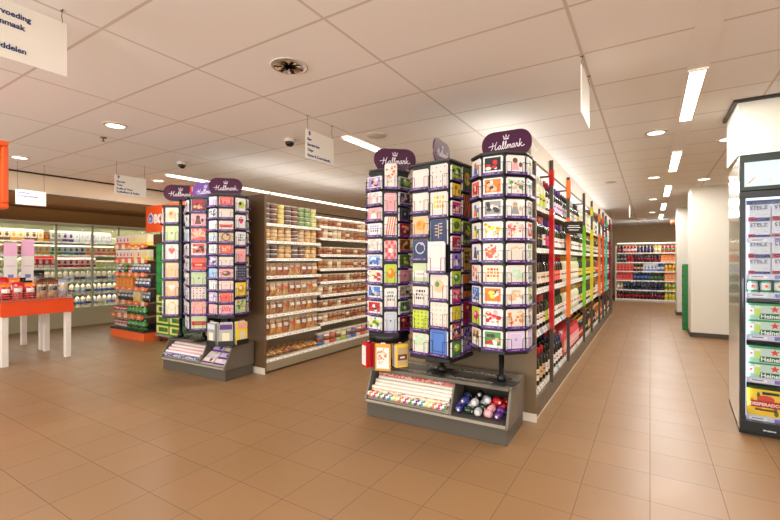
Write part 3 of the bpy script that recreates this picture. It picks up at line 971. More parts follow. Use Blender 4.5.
st = stand('low grey display stand in front carrying three card racks and gift wrap', -1.408, 2.835, math.radians(1.3), 1.175, .487, .384, .155)
tray = [(.02, .142), (.018, .146), (.27, .336), (.275, .336), (.275, .142)]
MB().prism(tray, -.567, .145, (150, 140, 126), 'x').build('sloped_tray', PAINT, st)
MB().prism([(.016, .124), (.016, .146), (.30, .20), (.30, .124)], .165, .567, (70, 64, 58), 'x').build('ribbon_tray', PAINT, st)
st2 = stand('low grey display stand at the back carrying three card racks and wrap rolls', -4.335, 2.80, math.radians(2.5), 1.10, .40, .364, .12)
MB().prism([(.02, .142), (.018, .146), (.25, .32), (.255, .32), (.255, .142)], -.53, .11, (150, 140, 126), 'x').build('sloped_tray', PAINT, st2)
MB().prism([(.02, .142), (.018, .146), (.25, .32), (.255, .32), (.255, .142)], .13, .53, (150, 140, 126), 'x').build('sloped_tray', PAINT, st2)


def wrap_roll(base, ang, x0, length, s, r, pal, mode, label, z0, group):
    """A roll of gift wrap lying across the tray, s metres up its slope."""
    n, seg = 44, 12
    y = .018 + s * math.cos(ang) - (r + .001) * math.sin(ang)
    z = z0 + s * math.sin(ang) + (r + .0012) * math.cos(ang)
    t = thing('wrap_roll', label, 'gift wrap', base.matrix_basis @ Vector((x0 + length / 2, y, z)), base.rotation_euler.z, group)
    mb = MB()
    R = random.Random(label)
    pts = [[(-length / 2 + length * i / n, r * math.cos(2 * PI * k / seg), r * math.sin(2 * PI * k / seg)) for k in range(seg)] for i in range(n + 1)]
    for i in range(n):
        for k in range(seg):
            k2 = (k + 1) % seg
            if mode == 'stripe':
                c = pal[((2 * i + k) // 3) % len(pal)]
            elif mode == 'patch':
                c = pal[R.randrange(len(pal))] if R.random() < .55 else pal[0]
            else:
                c = pal[0] if k % 6 else pal[-1]
            mb.face([pts[i][k], pts[i + 1][k], pts[i + 1][k2], pts[i][k2]], c, True)
    mb.build('paper', PAPER, t)
    c = MB()
    for sx in (-1, 1):
        c.face([(sx * length / 2, r * math.cos(sx * 2 * PI * k / seg), r * math.sin(sx * 2 * PI * k / seg)) for k in range(seg)], (226, 214, 196))
        c.face([(sx * (length / 2 + .0005), .55 * r * math.cos(sx * 2 * PI * k / seg), .55 * r * math.sin(sx * 2 * PI * k / seg)) for k in range(seg)], (110, 92, 74))
    c.build('core', PAPER, t)


bpy.context.view_layer.update()
G = 'gift wrap rolls on the stands'
ang = math.atan2(.19, .252)
WH = [(236, 226, 212), (222, 208, 192)]
MULTI = ['yellow', 'white', 'orange', 'white', 'magenta', 'white', 'green', 'white', 'purple', 'white', 'teal', 'white']
rolls = [(MULTI, 'stripe', 'bright multicolour striped wrap roll lowest in the front tray'),
         (['cream', 'orange', 'cream', 'charcoal', 'peach', 'lilac'], 'patch', 'cream wrap roll with orange and dark flowers in the front tray')]
rolls += [(WH, 'plain', 'plain off-white wrap roll, %s above the flowered roll' % ordinal(i)) for i in range(1, 5)]
rolls += [(['coral', 'peach', 'pink', 'blush'], 'patch', 'salmon patterned wrap roll at the top of the front tray')]
for i, (p, m, lb) in enumerate(rolls):
    wrap_roll(st, ang, -.56 + (.012 if i % 2 else 0), .69, .03 if i == 0 else .036 + .0342 * i, .0225 if i == 0 else .0164, p, m, lb, .146, G)
ang2 = math.atan2(.174, .232)
rolls = [(['navy', 'white', 'lilac'], 'patch', 'navy and white wrap roll lowest in the rear tray'), (['white', 'lavender'], 'plain', 'white wrap roll second lowest in the rear tray')]
rolls += [([('blush', 'white', 'ivory')[i % 3], 'pink'], 'plain', '%s wrap roll, %s up in the rear tray' % (('blush', 'white', 'ivory')[i % 3], ordinal(i + 3))) for i in range(3)]
rolls += [(['red', 'crimson'], 'patch', 'red wrap roll at the top of the rear tray')]
for i, (p, m, lb) in enumerate(rolls):
    wrap_roll(st2, ang2, -.52, .62, .025 + .045 * i, .0205, p, m, lb, .146, G)
# gift bag packs lying in the right bay of the rear stand
for i in range(2):
    for j in range(3):
        s = .046 + .082 * j
        q = st2.matrix_basis @ Vector((.235 + .19 * i, .018 + s * math.cos(ang2), .146 + s * math.sin(ang2) + .0025))
        c = [('cream', 'purple'), ('ivory', 'lilac'), ('lilac', 'purple')][(i + j) % 3]
        t = thing('wrap_pack', '%s gift wrap pack with %s band, %s row up, %s of rear bay' % (c[0], c[1], ordinal(j + 1), ('left half', 'right half')[i]), 'gift wrap', q, st2.rotation_euler.z, 'flat gift wrap packs in the rear stand')
        t.rotation_euler = (ang2, 0, st2.rotation_euler.z)
        MB().b2(-.085, .085, -.037, .037, 0, .012, c[0]).build('pack', GLOSS, t)
        MB().b2(-.085, .085, -.037, -.015, .0122, .0128, 'purple' if j == 0 else c[1]).lathe([(.001, .0131), (.022, .013), (.022, .0125)], c[1], 8, (.03, .012, 0)).build('band', PAPER, t)
# ribbon spools
spool = {}


def ribbon(col, label, p, yaw, tilt):
    if col not in spool:
        cc = rgb(col)
        dk = tuple(int(v * .82) for v in cc)
        prof = [(.011, 0), (.022, .002), (.027, .012), (.0285, .03), (.027, .048), (.022, .058), (.011, .06)]
        spool[col] = (MB().lathe(prof, col, 14, (0, 0, -.03), [cc, dk, cc, cc, dk, cc]).mesh('ribbon', GLOSS), MB().lathe([(.0105, -.0305), (.0105, .0305)], 'cream', 10).mesh('core', PAPER))
    t = thing('ribbon_spool', label, 'ribbon', p, 0, 'ribbon spools in the open bay')
    t.rotation_euler = (PI / 2 + tilt, 0, yaw)
    link('ribbon', spool[col][0], t)
    link('core', spool[col][1], t)


NAMED['indigo'] = (62, 58, 136)
RIB = [['indigo', 'dark green', 'silver', 'pink', 'purple'], ['indigo', 'silver', 'dark green', 'pink', 'purple'], ['navy', 'dark green', 'silver', 'red', 'red'], ['navy', 'black', 'silver', 'red', 'red']]
sa = math.atan2(.054, .284)
for j in range(4):
    for i in range(5):
        s = .05 + .066 * j
        R = random.Random(i * 7 + j)
        q = st.matrix_basis @ Vector((.21 + .074 * i + R.uniform(-.002, .002), .016 + s * math.cos(sa), .146 + s * math.sin(sa) + .0312))
        ribbon(RIB[j][i], '%s ribbon spool, %s row from the front, %s from the divider' % (RIB[j][i], ordinal(j + 1), ordinal(i + 1)), q, R.uniform(-.3, .3) + (PI / 2 if (i + j) % 2 else 0), sa * .5)
k = 0
for i, j, c in ((0, 0, 'indigo'), (1, 0, 'silver'), (3, 1, 'red'), (1, 2, 'black'), (2, 1, 'silver')):
    s = .082 + .066 * j
    q = st.matrix_basis @ Vector((.247 + .074 * i, .016 + s * math.cos(sa), .146 + s * math.sin(sa) + .0312 + .047))
    ribbon(c, '%s ribbon spool on top of the heap, %s from the divider' % (c, ordinal(i + 1)), q, .4 * (i - 1), 0)

# ------------------------------------------------------------------ shop shelving
BRN, BRND = (116, 94, 68), (92, 76, 56)


def strip_mesh(length, tilt=.35, h=.034, seed=0, base=(178, 166, 148), accents=((216, 210, 200), (216, 210, 200), (224, 220, 210)), pitch=.085, extra=None):
    """Price rail along +Y, facing +X."""
    R = random.Random(seed)
    mb = MB()
    dx = h * tilt
    mb.face([(dx, 0, 0), (dx, length, 0), (0, length, h), (0, 0, h)], base).face([(dx, 0, 0), (0, 0, h), (0, 0, 0)], base).face([(dx, length, 0), (0, length, 0), (0, length, h)], base)
    mb.face([(0, 0, 0), (0, length, 0), (dx, length, 0), (dx, 0, 0)], base)
    y = .02
    while y < length - pitch:
        w = R.uniform(.5, .8) * pitch
        c = R.choice(accents) if not extra or R.random() > .14 else R.choice(extra)
        e = .001
        mb.face([(dx * .92 + e, y, h * .08), (dx * .92 + e, y + w, h * .08), (dx * .1 + e, y + w, h * .9), (dx * .1 + e, y, h * .9)], c)
        mb.face([(dx * .6 + 2 * e, y + w * .15, h * .4), (dx * .6 + 2 * e, y + w * .55, h * .4), (dx * .4 + 2 * e, y + w * .55, h * .6), (dx * .4 + 2 * e, y + w * .15, h * .6)], (120, 112, 104))
        y += pitch
    return mb


# ------------------------------------------------------------------ wine wall
UP = 1.3
WY0, WY1 = 3.45, 11.2
FX, BX = -.79, -1.26
wg = thing('wine_shelf', 'long brown wine shelf along the aisle with coloured posts', 'shop shelf', (FX, WY0, 0))


def lb(x0, x1, y0, y1, z0, z1, col):      # box in world metres, local to the wine shelf's own base
    return MB().b2(x0 - FX, x1 - FX, y0 - WY0, y1 - WY0, z0, z1, col)


lb(-1.74, -.765, WY0 - .03, WY0, .0, 2.06, BRN).build('end_panel', PAINT, wg, bevel=.003)
lb(-1.75, -.757, WY0 - .04, WY0 - .031, 0, .065, (222, 212, 196)).build('end_skirting', PAINT, wg)
lb(BX - .03, BX, WY0, WY1, 0, 2.08, (214, 196, 168)).build('back_panel', PAINT, wg)
lb(-1.74, -.768, WY0 + .001, WY1, .022, .178, BRND).build('base', PAINT, wg, bevel=.003)
lb(-1.73, -.772, WY0 + .001, WY1, 0, .021, (222, 208, 182)).build('bumper_reflection', PAINT, wg)  # cream tone paints in the light reflected off the bumper
lb(-1.74, -.765, WY1, WY1 + .03, 0, 2.06, BRN).build('end_panel', PAINT, wg)
# invented light troughs on top of the wine shelf, added to brighten the ceiling
for i in range(5):
    ya, yb = WY0 + .1 + 1.54 * i, WY0 + 1.5 + 1.54 * i
    tr = lb(-1.24, -1.12, ya, yb, 2.081, 2.1, (90, 80, 70)).build('added_light_trough', PAINT, wg)
    lb(-1.22, -1.14, ya + .02, yb - .02, 2.1005, 2.108, 'white').build('added_up_light', GLOW_STRIP, tr)
    area(wg, (-1.18 - FX, (ya + yb) / 2 - WY0, 2.115), .08, 1.36, UP * (1 if i == 0 else 2.6), LIGHTC, (PI, 0, 0))
f = lb(-.80, -.775, 3.30, WY1, 2.065, 2.245, (206, 190, 168)).build('fascia', PAINT, wg, bevel=.002)
letters('Slijterij', .088, PAPER, 'white', f, (-.7745 - FX, 3.435 - WY0, 2.135), PI / 2, 'CENTER', bold=.001)
WZ = [.18, .66, 1.01, 1.35, 1.70]
for i, z in enumerate(WZ):
    s = lb(BX + .001, -.805, WY0 + .001, WY1 - .001, z, z + .022, (176, 160, 136)).build('shelf', PAINT, wg)
    strip_mesh(WY1 - WY0 - .01, .5, .046, i, (160, 148, 130), extra=((120, 190, 60), (70, 150, 200)) if i < 3 else None).build('price_rail', PAPER, s, (-.8045 - FX, .005, z - .012))
POLES = [(4.0, 'red'), (4.92, (240, 120, 50)), (6.2, (120, 190, 40)), (7.08, (214, 200, 50)), (8.2, (222, 130, 70)), (8.9, (224, 80, 40)), (9.55, (70, 190, 160)), (10.5, (140, 20, 60))]
for i, (y, c) in enumerate(POLES):
    lb(-.772, -.742, y - .014, y + .014, .18, 2.18, (74, 62, 48)).build('post', PAINT, wg)
    h = wg.children[-1]
    q = MB().b2(-.776 - FX, -.736 - FX, y - .019 - WY0, y + .019 - WY0, .66, 1.74, c)
    if i in (0, 1, 3, 4, 5, 6, 7):
        q.b2(-.776 - FX, -.736 - FX, y - .019 - WY0, y + .019 - WY0, 1.95, 2.09 if i != 1 else 2.15, c)
    for o in wg.children:
        if o.name.startswith('post'):
            h = o
    q.build('colour_sleeve', GLOSS, h)
    lb(BX, -.773, y - .01, y + .01, 2.03, 2.045, (74, 62, 48)).build('bracket', PAINT, wg)
sgn = MB().b2(-.09, .09, -.004, .004, 0, .13, (24, 20, 18)).build('notice_board', GLOSS, wg, (-.69 - FX, 4.84 - WY0 - .02, 1.56), math.radians(24))
for z, w_ in ((.085, .11), (.065, .13), (.04, .1)):
    MB().rect(-w_ / 2, z - .004, w_ / 2, z + .004, -.0046, (200, 196, 190)).build('notice_line', PAPER, sgn)

GLASS_D, GLASS_G, GLASS_C = (26, 22, 16), (40, 58, 28), (206, 206, 170)
_bot = {}


def bottle_meshes(kind, glass, label, cap, hs=1.0, seg=10):
    key = (kind, glass, label, cap, hs)
    if key not in _bot:
        if kind == 'wine':
            r = .037
            p = [(r * .9, 0), (r, .006), (r, .055), (r, .135), (r, .185), (r * .86, .208), (.0155, .235), (.0145, .255)]
            body = MB().lathe([(a, b * hs) for a, b in p], glass, seg)
            lab = MB().arc(r + .0008, .042 * hs, .14 * hs, 1.15, label).arc(r + .0014, .088 * hs, .104 * hs, .55, (120, 60, 50) if label != 'black' else (190, 160, 90), 3).arc(r + .0014, .116 * hs, .124 * hs, .35, 'gold', 3)
            top = MB().lathe([(.0158, .2352 * hs), (.0162, .295 * hs), (.0145, .298 * hs)], cap, seg)
        elif kind == 'square':
            r = .038
            p = [(r, 0), (r, .19), (r * .9, .2), (.016, .225), (.015, .24)]
            body = MB().lathe([(a, b * hs) for a, b in p], glass, seg)
            lab = MB().arc(r + .0008, .03 * hs, .16 * hs, 1.25, label).arc(r + .0014, .08 * hs, .11 * hs, .6, 'cream' if label != 'cream' else 'crimson', 3)
            top = MB().lathe([(.0175, .24 * hs), (.0175, .27 * hs)], cap, seg)
        _bot[key] = (body.mesh('bottle_glass', GLOSS), lab.mesh('label', PAPER), top.mesh('capsule', PLASTIC), body, lab, top)
    return _bot[key]


# what stands in each bay, shelf by shelf from the floor up: (kind, glass, labels, caps, height, phrase)
RED = [('wine', GLASS_D, ['cream', 'white', 'tan'], ['red', 'red', 'black'], 1.0, 'dark wine bottle'), ('wine', GLASS_D, ['cream', 'white'], ['red', 'coral', 'crimson'], .95, 'dark wine bottle'),
       ('wine', GLASS_D, ['white', 'cream', 'ivory'], ['black', 'crimson'], 1.0, 'dark wine bottle'), ('wine', GLASS_D, ['black', 'white', 'cream'], ['charcoal', 'coral', 'pink'], 1.0, 'dark wine bottle'),
       ('wine', GLASS_C, ['white', 'cream', 'yellow', 'lime'], ['white', 'silver', 'crimson'], 1.0, 'pale wine bottle')]
MIX = [('wine', GLASS_D, ['white', 'silver', 'white'], ['black', 'navy'], .9, 'dark wine bottle'), ('wine', GLASS_G, ['cream', 'white', 'lime'], ['gold', 'charcoal'], .95, 'green wine bottle'),
       ('wine', GLASS_D, ['cream', 'coral', 'white'], ['red', 'charcoal', 'crimson'], 1.0, 'dark wine bottle'), ('wine', GLASS_G, ['white', 'cream', 'magenta'], ['silver', 'purple'], .95, 'green wine bottle'),
       ('wine', GLASS_D, ['white', 'lilac', 'pink'], ['purple', 'black', 'crimson'], 1.0, 'dark wine bottle')]
PNK = [('square', (200, 74, 80), ['red', 'pink', 'coral'], ['red', 'white'], 1.05, 'red boxed bottle'), ('wine', GLASS_C, ['cream', 'lime', 'white'], ['sage', 'gold'], .95, 'pale wine bottle'),
       ('wine', GLASS_C, ['white', 'cream'], ['gold', 'sage', 'white'], 1.0, 'pale wine bottle'), ('wine', GLASS_D, ['black', 'charcoal', 'white'], ['silver', 'black'], 1.0, 'dark wine bottle'),
       ('wine', GLASS_G, ['white', 'yellow', 'grey'], ['black', 'silver'], .95, 'green wine bottle')]
YEL = [('square', GLASS_D, ['gold', 'black', 'red'], ['black', 'gold'], .95, 'dark square bottle'), ('wine', GLASS_G, ['yellow', 'lime', 'white'], ['gold', 'green'], .92, 'green wine bottle'),
       ('wine', GLASS_G, ['lime', 'yellow', 'cream'], ['green', 'gold'], .95, 'green wine bottle'), ('wine', GLASS_G, ['white', 'cream', 'sage'], ['gold', 'white'], 1.0, 'green wine bottle'),
       ('wine', GLASS_C, ['white', 'cream', 'yellow'], ['olive', 'white'], .95, 'pale wine bottle')]
AMB = [('square', (150, 82, 30), ['cream', 'red', 'gold'], ['black', 'gold'], 1.0, 'amber square bottle'), ('square', (170, 100, 36), ['white', 'orange'], ['gold', 'red'], 1.0, 'amber square bottle'),
       ('square', (140, 80, 40), ['black', 'cream', 'red'], ['black', 'red'], 1.05, 'amber square bottle'), ('wine', GLASS_D, ['cream', 'teal', 'white'], ['teal', 'gold'], 1.0, 'dark wine bottle'),
       ('square', GLASS_C, ['white', 'sky', 'navy'], ['silver', 'black'], 1.0, 'pale square bottle')]
edges = [WY0] + [p[0] for p in POLES] + [WY1]
BAYS = [RED, RED, MIX, PNK, YEL, AMB, AMB, MIX, AMB]
BAYS = [RED, MIX, PNK, YEL, YEL, AMB, AMB, MIX, RED]
rest = MB()
first = {}
PITCH = .124


def add_to(mass, mb, at):
    n = len(mass.v)
    mass.v.extend((p[0] + at[0], p[1] + at[1], p[2] + at[2]) for p in mb.v)
    mass.f.extend(tuple(n + k for k in q) for q in mb.f)
    mass.c.extend(mb.c)
    mass.s.extend(mb.s)


SHELF_N = ['bottom', 'second', 'third', 'fourth', 'top']
n_single = 0
for si, z in enumerate(WZ):
    R = random.Random(si + 3)
    y, k = WY0 + .05, 0
    cur = None
    while y < WY1 - .05:
        bay = max(i for i in range(len(edges)) if edges[i] <= y + .001)
        kind, glass, labs, caps, hs, phrase = BAYS[min(bay, 8)][si]
        if cur is None or R.random() < .45 or cur[0] != bay:
            cur = (bay, R.choice(labs), R.choice(caps))
        at = (-.848, y, z + .0225)
        g = bottle_meshes(kind, glass, cur[1], cur[2], hs)
        if y < 10.75:
            k += 1
            root = tag(link('wine_bottle' if kind == 'wine' else 'spirit_bottle', g[0], None, at, R.uniform(-.55, .1)),
                       '%s with %s label, %s from the near end, %s wine shelf' % (phrase, cur[1], ordinal(k), SHELF_N[si]), 'bottle', 'bottles on the %s wine shelf' % SHELF_N[si])
            link('label', g[1], root)
            link('capsule', g[2], root)
            n_single += 1
            rows = (1, 2, 3)
        else:
            rows = (0, 1, 2)
        for rr in rows:
            for m in g[3:6]:
                add_to(rest, m, (at[0] - .0835 * rr, at[1] + (PITCH / 2 if rr % 2 and y + PITCH / 2 < WY1 - .06 else 0), at[2]))
        y += PITCH
o = rest.build('distant_wine_bottles', GLOSS)
tag(o, 'rows of bottles behind the front row and far along the wine shelf', 'bottles', None, 'stuff')

# ------------------------------------------------------------------ nut and snack shelf block
NX, NY0, NY1 = -3.68, 3.28, 6.05
ng = thing('snack_shelf', 'tall shelf block of nut tubs, snack bags and cups behind the rear card stand', 'shop shelf', (NX, NY0, 0))


def nb(x0, x1, y0, y1, z0, z1, col):
    return MB().b2(x0 - NX, x1 - NX, y0 - NY0, y1 - NY0, z0, z1, col)


nb(-4.62, NX + .02, NY0 - .028, NY0, 0, 2.02, (104, 78, 52)).build('end_panel', PAINT, ng, bevel=.003)
nb(-4.63, NX + .028, NY0 - .038, NY0 - .029, 0, .07, (226, 214, 196)).build('end_skirting', PAINT, ng)
nb(-4.17, -4.14, NY0, NY1, 0, 1.9, (206, 186, 156)).build('back_panel', PAINT, ng)
tr = nb(-4.3, -4.2, NY0 + .05, NY1 - .05, 1.9005, 1.92, (150, 136, 112)).build('added_light_trough', PAINT, ng)  # invented uplight trough, added to brighten the ceiling
nb(-4.28, -4.22, NY0 + .08, NY1 - .08, 1.9205, 1.928, 'white').build('added_up_light', GLOW_STRIP, tr)
area(ng, (-4.25 - NX, (NY1 - NY0) / 2, 1.935), .06, 2.5, 2.2, LIGHTC, (PI, 0, 0))
nb(-4.62, NX + .01, NY0 + .001, NY1, .02, .12, (150, 136, 112)).build('base', PAINT, ng, bevel=.002)
nb(-4.62, NX + .026, NY1, NY1 + .028, 0, 1.95, (104, 78, 52)).build('end_panel', PAINT, ng)
NYM = 4.22
ZA = [.13, .395, .635, .845, 1.08, 1.285, 1.485, 1.685]
ZB = [.13, .43, .625, .80, .975, 1.15, 1.34, 1.56, 1.72]
for y0, y1, zz in ((NY0 + .002, NYM - .004, ZA), (NYM + .004, NY1 - .002, ZB)):
    for i, z in enumerate(zz):
        s = nb(-4.139, NX - .02 + (.015 if zz is ZA else 0), y0, y1, z, z + .016, (216, 204, 186)).build('shelf', PAINT, ng)
        strip_mesh(y1 - y0, .3, .036, i + 50, (226, 216, 200), ((244, 240, 232), (238, 232, 222)), .11).build('price_rail', PAPER, s, (-.0195 + (.015 if zz is ZA else 0), y0 - NY0, z - .018))


def tub_mesh(col, lid, r, h, seg=14):
    mb = MB().lathe([(r * .86, 0), (r * .93, h * .1), (r, h * .82)], col, seg)
    mb.lathe([(r * 1.05, h * .82), (r * 1.05, h * .97), (r * .98, h)], lid, seg)
    return mb


def lathe_mesh_cache(store, key, fn):
    if key not in store:
        store[key] = fn()
    return store[key]


_tub = {}
TUBS = [(7, 4, ['brown', 'yellow', 'charcoal', 'charcoal', 'green', 'green', 'lime'], 4), (6, 3, ['gold', 'tan', 'gold', 'tan', 'brown', 'tan', 'gold'], 4), (5, 3, ['charcoal', 'amber', 'gold', 'charcoal', 'brown', 'gold', 'amber'], 3)]
for zi, _n, colr, hgt in [(7, 4, ['charcoal', 'brown', 'yellow', 'charcoal', 'brown', 'green', 'green', 'lime'], 4), (6, 4, ['gold', 'tan', 'gold', 'tan', 'brown', 'tan', 'gold', 'gold'], 4),
                          (5, 3, ['charcoal', 'charcoal', 'gold', 'gold', 'charcoal', 'brown', 'gold', 'gold'], 3)]:
    R = random.Random(zi)
    lev = {7: 'top', 6: 'second highest', 5: 'third highest'}[zi]
    for i, c in enumerate(colr):
        for k in range(hgt):
            h = .058 if hgt == 4 and zi == 7 else .043 if hgt == 4 else .052
            cc = {'charcoal': (104, 84, 84), 'brown': (120, 82, 66), 'green': (116, 146, 84), 'lime': (190, 190, 112), 'gold': (208, 164, 98), 'tan': (206, 172, 124), 'yellow': (214, 196, 96)}[c]

            def mk():
                return tub_mesh(cc, (238, 230, 214), .048, h).mesh('tub', PLASTIC), MB().lathe([(.0481, h * .3), (.0492, h * .62)], tuple(min(255, v + 30) for v in cc), 14).mesh('wrap_label', PAPER)
            m = lathe_mesh_cache(_tub, (c, h), mk)
            o = tag(link('nut_tub', m[0], None, (NX - .075 + R.uniform(-.003, .003), NY0 + .065 + .113 * i, ZA[zi] + .0168 + k * (h + .0005))),
                    '%s nut tub, %s up in the %s stack of the %s shelf' % (c, ordinal(k + 1), ordinal(i + 1), lev), 'tub', 'lidded tubs on the snack shelf')
            link('wrap_label', m[1], o)


def bag_mesh(w, h, d, body, label, top=None, R=None, nu=8, nv=9):
    """A filled pillow bag: flat sealed ends, bulging middle; front looks along -Y."""
    mb = MB()
    def P(u, v, s):
        x = (u - .5) * w * (1 - .06 * math.sin(PI * v))
        bul = (max(0, 1 - abs(2 * u - 1) ** 2.4)) * math.sin(PI * min(1, max(0, (v - .02) / .86))) ** .55 if .02 < v < .88 else .0
        wr = .006 * math.sin(9 * u + 5 * v + (R.random() if R else 0)) * bul
        return (x, -s * (d / 2 * bul + .0015 + wr), v * h)
    for s in (1, -1):
        for i in range(nu):
            for j in range(nv):
                u0, u1, v0, v1 = i / nu, (i + 1) / nu, j / nv, (j + 1) / nv
                q = [P(u0, v0, s), P(u1, v0, s), P(u1, v1, s), P(u0, v1, s)]
                vm, um = (v0 + v1) / 2, (u0 + u1) / 2
                c = body
                if s == 1 and .18 < um < .82 and .42 < vm < .72:
                    c = label
                elif vm > .78 and top:
                    c = top
                elif R and R.random() < .4:
                    f_ = R.choice((.72, .86, 1.12))
                    c = tuple(min(255, int(x * f_)) for x in rgb(body))
                mb.face(q if s == 1 else list(reversed(q)), c, True)
    for u in (0, 1):
        for j in range(nv):
            v0, v1 = j / nv, (j + 1) / nv
            q = [P(u, v0, 1), P(u, v0, -1), P(u, v1, -1), P(u, v1, 1)]
            mb.face(q if u else list(reversed(q)), body)
    mb.face([P(0, 1, 1), P(1, 1, 1), P(1, 1, -1), P(0, 1, -1)], top or body)
    return mb


_bag = {}
BAGC = [((204, 154, 102), 'white', (232, 218, 196)), ((184, 114, 76), 'white', (224, 204, 184)), ((212, 172, 116), 'coral', (234, 222, 202)), ((166, 108, 74), 'white', (222, 206, 188)), ((216, 154, 78), 'white', (234, 216, 184))]
BAGN = ['tan', 'reddish', 'light tan', 'brown', 'orange']
for zi, lev in ((4, 'fourth highest'), (3, 'fifth highest'), (2, 'third lowest'), (1, 'second lowest')):
    R = random.Random(zi * 3)
    for i in range(9):
        b = R.randrange(5) if zi != 4 else (i // 2) % 5
        bh = {4: .15, 3: .165, 2: .165, 1: .185}[zi]
        m = lathe_mesh_cache(_bag, (b, bh), lambda: bag_mesh(.094, bh, .065, BAGC[b][0], BAGC[b][1], BAGC[b][2], random.Random(b)).mesh('snack_bag', FOIL))
        tag(link('snack_bag', m, None, (NX - .062, NY0 + .062 + .102 * i, ZA[zi] + .0175), PI / 2), '%s snack bag, %s from the end panel on the %s shelf' % (BAGN[b], ordinal(i + 1), lev), 'snack bag', 'clear bags of nuts on the snack shelf')
# low pillow packs on the bottom shelf
for r in range(2):
    for i in range(9):
        b = (i * 2 + r) % 5 if i < 5 else 4
        m = lathe_mesh_cache(_bag, (b, 'flat'), lambda: bag_mesh(.09, .14, .055, BAGC[b][0], 'ivory', None, random.Random(b)).mesh('snack_bag', FOIL))
        o = tag(link('snack_bag', m, None, (NX - .035 - .165 * r, NY0 + .065 + .102 * i, ZA[0] + .016 + .037), PI / 2), '%s snack pack, %s from the end panel, %s row of the bottom shelf' % (BAGN[b], ordinal(i + 1), ('front', 'back')[r]), 'snack bag', 'packs lying on the bottom snack shelf')
        o.rotation_euler = (-PI / 2 + .0, 0, PI / 2)
        o.location.z += .001
_cup = {}
CUPC = [(184, 140, 92), (140, 92, 60), (216, 192, 150), (190, 132, 64), (206, 150, 110), (160, 84, 52)]
CUPN = dict(zip(CUPC, ['tan', 'brown', 'cream', 'golden', 'peach', 'reddish']))
for bi, z in enumerate(ZB):
    R = random.Random(bi + 20)
    lev = ordinal(bi + 1)
    y, i = NYM + .06, 0
    big = bi == 0
    while y < 5.62:
        i += 1
        c = R.choice(CUPC) if not big else ['sky', 'blue', 'blush', 'coral', 'sage', 'lime'][i % 6]
        r, h = (.056, .165) if big else (.047, .1 + .025 * (bi % 2))
        two = not big and R.random() < .45 and bi not in (2, 5, 8)
        for k in range(2 if two and h < .1 else 1):
            mk = lambda: (tub_mesh(c, (226, 212, 190), r, h).mesh('cup', PLASTIC), MB().lathe([(r * .955, h * .3), (r * .99, h * .66)], 'cream' if R.random() < .5 else (150, 96, 60), 14).mesh('wrap_label', PAPER))
            m = lathe_mesh_cache(_cup, (c, r, h), mk)
            ht = ZB[bi + 1] - z if bi + 1 < len(ZB) else 1
            if (k + 1) * h > ht - .03:
                break
            o = tag(link('snack_bucket' if big else 'snack_cup', m[0], None, (NX - .08, y, z + .0168 + k * (h + .0005))), '%s snack %s, %s along the %s shelf up, %s in its stack' % (CUPN.get(c, c), 'bucket' if big else 'cup', ordinal(i), lev, ('lower', 'upper')[k]), 'snack cup', 'cups and buckets of snacks on the farther shelf bay')
            link('wrap_label', m[1], o)
        y += .122 if big else .098

# ------------------------------------------------------------------ dairy wall
DX, DY0, DY1 = -9.38, 1.2, 6.6
dw = thing('dairy_cabinet', 'long pale green dairy shelving against the brown wall', 'shop shelf', (DX, DY0, 0))


def db(x0, x1, y0, y1, z0, z1, col):
    return MB().b2(x0 - DX, x1 - DX, y0 - DY0, y1 - DY0, z0, z1, col)


DG = (168, 160, 128)
db(X0 + .003, DX, DY0, DY1, 0, .36, DG).build('base', PAINT, dw, bevel=.004)
db(X0 + .003, X0 + .03, DY0, DY1, .36, 1.98, (206, 204, 170)).build('back_panel', PAINT, dw)
DZ = [.38, .62, .86, 1.13, 1.37, 1.62]
for i, z in enumerate(DZ):
    s = db(X0 + .031, DX - (.12 if i > 2 else .06), DY0, DY1, z - .018, z, (212, 208, 182)).build('shelf', PAINT, dw)
    if i:
        area(dw, (-(.15 if i > 2 else .085), (DY1 - DY0) / 2, z - .026), .03, DY1 - DY0 - .3, 6, (1.0, .98, .86), (0, -.25, 0))
    strip_mesh(DY1 - DY0, .2, .03, i + 90, (232, 230, 214), ((206, 216, 160), (240, 238, 226), (214, 214, 190)), .16).build('price_rail', PAPER, s, (-(.119 if i > 2 else .059), 0, z - .024))
for y0, y1 in ((DY0 + .1, 3.3), (3.5, DY1 - .1)):
    ld = db(DX - .1, DX - .06, y0, y1, 1.94, 1.9545, 'white').build('led_strip', GLOW_STRIP, dw)
    area(dw, (-.08, (y0 + y1) / 2 - DY0, 1.93), .04, y1 - y0, 12, (1.0, .98, .86), (0, -.35, 0))
db(X0 + .031, DX - .05, DY0, DY1, 1.955, 1.985, (214, 212, 188)).b2(-.05, -.046, 0, DY1 - DY0, 1.915, 1.985, (206, 204, 176)).build('top_panel', PAINT, dw)
for y in (1.2, 2.28, 3.36, 3.96, 4.44, 5.52, 6.57):
    db(DX - .045, DX - .015, y, y + .035, .3601, 1.954, (150, 150, 118)).build('upright', PAINT, dw)
for y0, y1 in ((1.24, 2.27), (2.32, 3.35), (3.4, 3.95), (4.0, 4.43), (4.48, 5.51)):
    p = db(DX - .03, DX - .026, y0, y1, .37, 1.95, 'white').build('glass_door', CLEAR, dw)


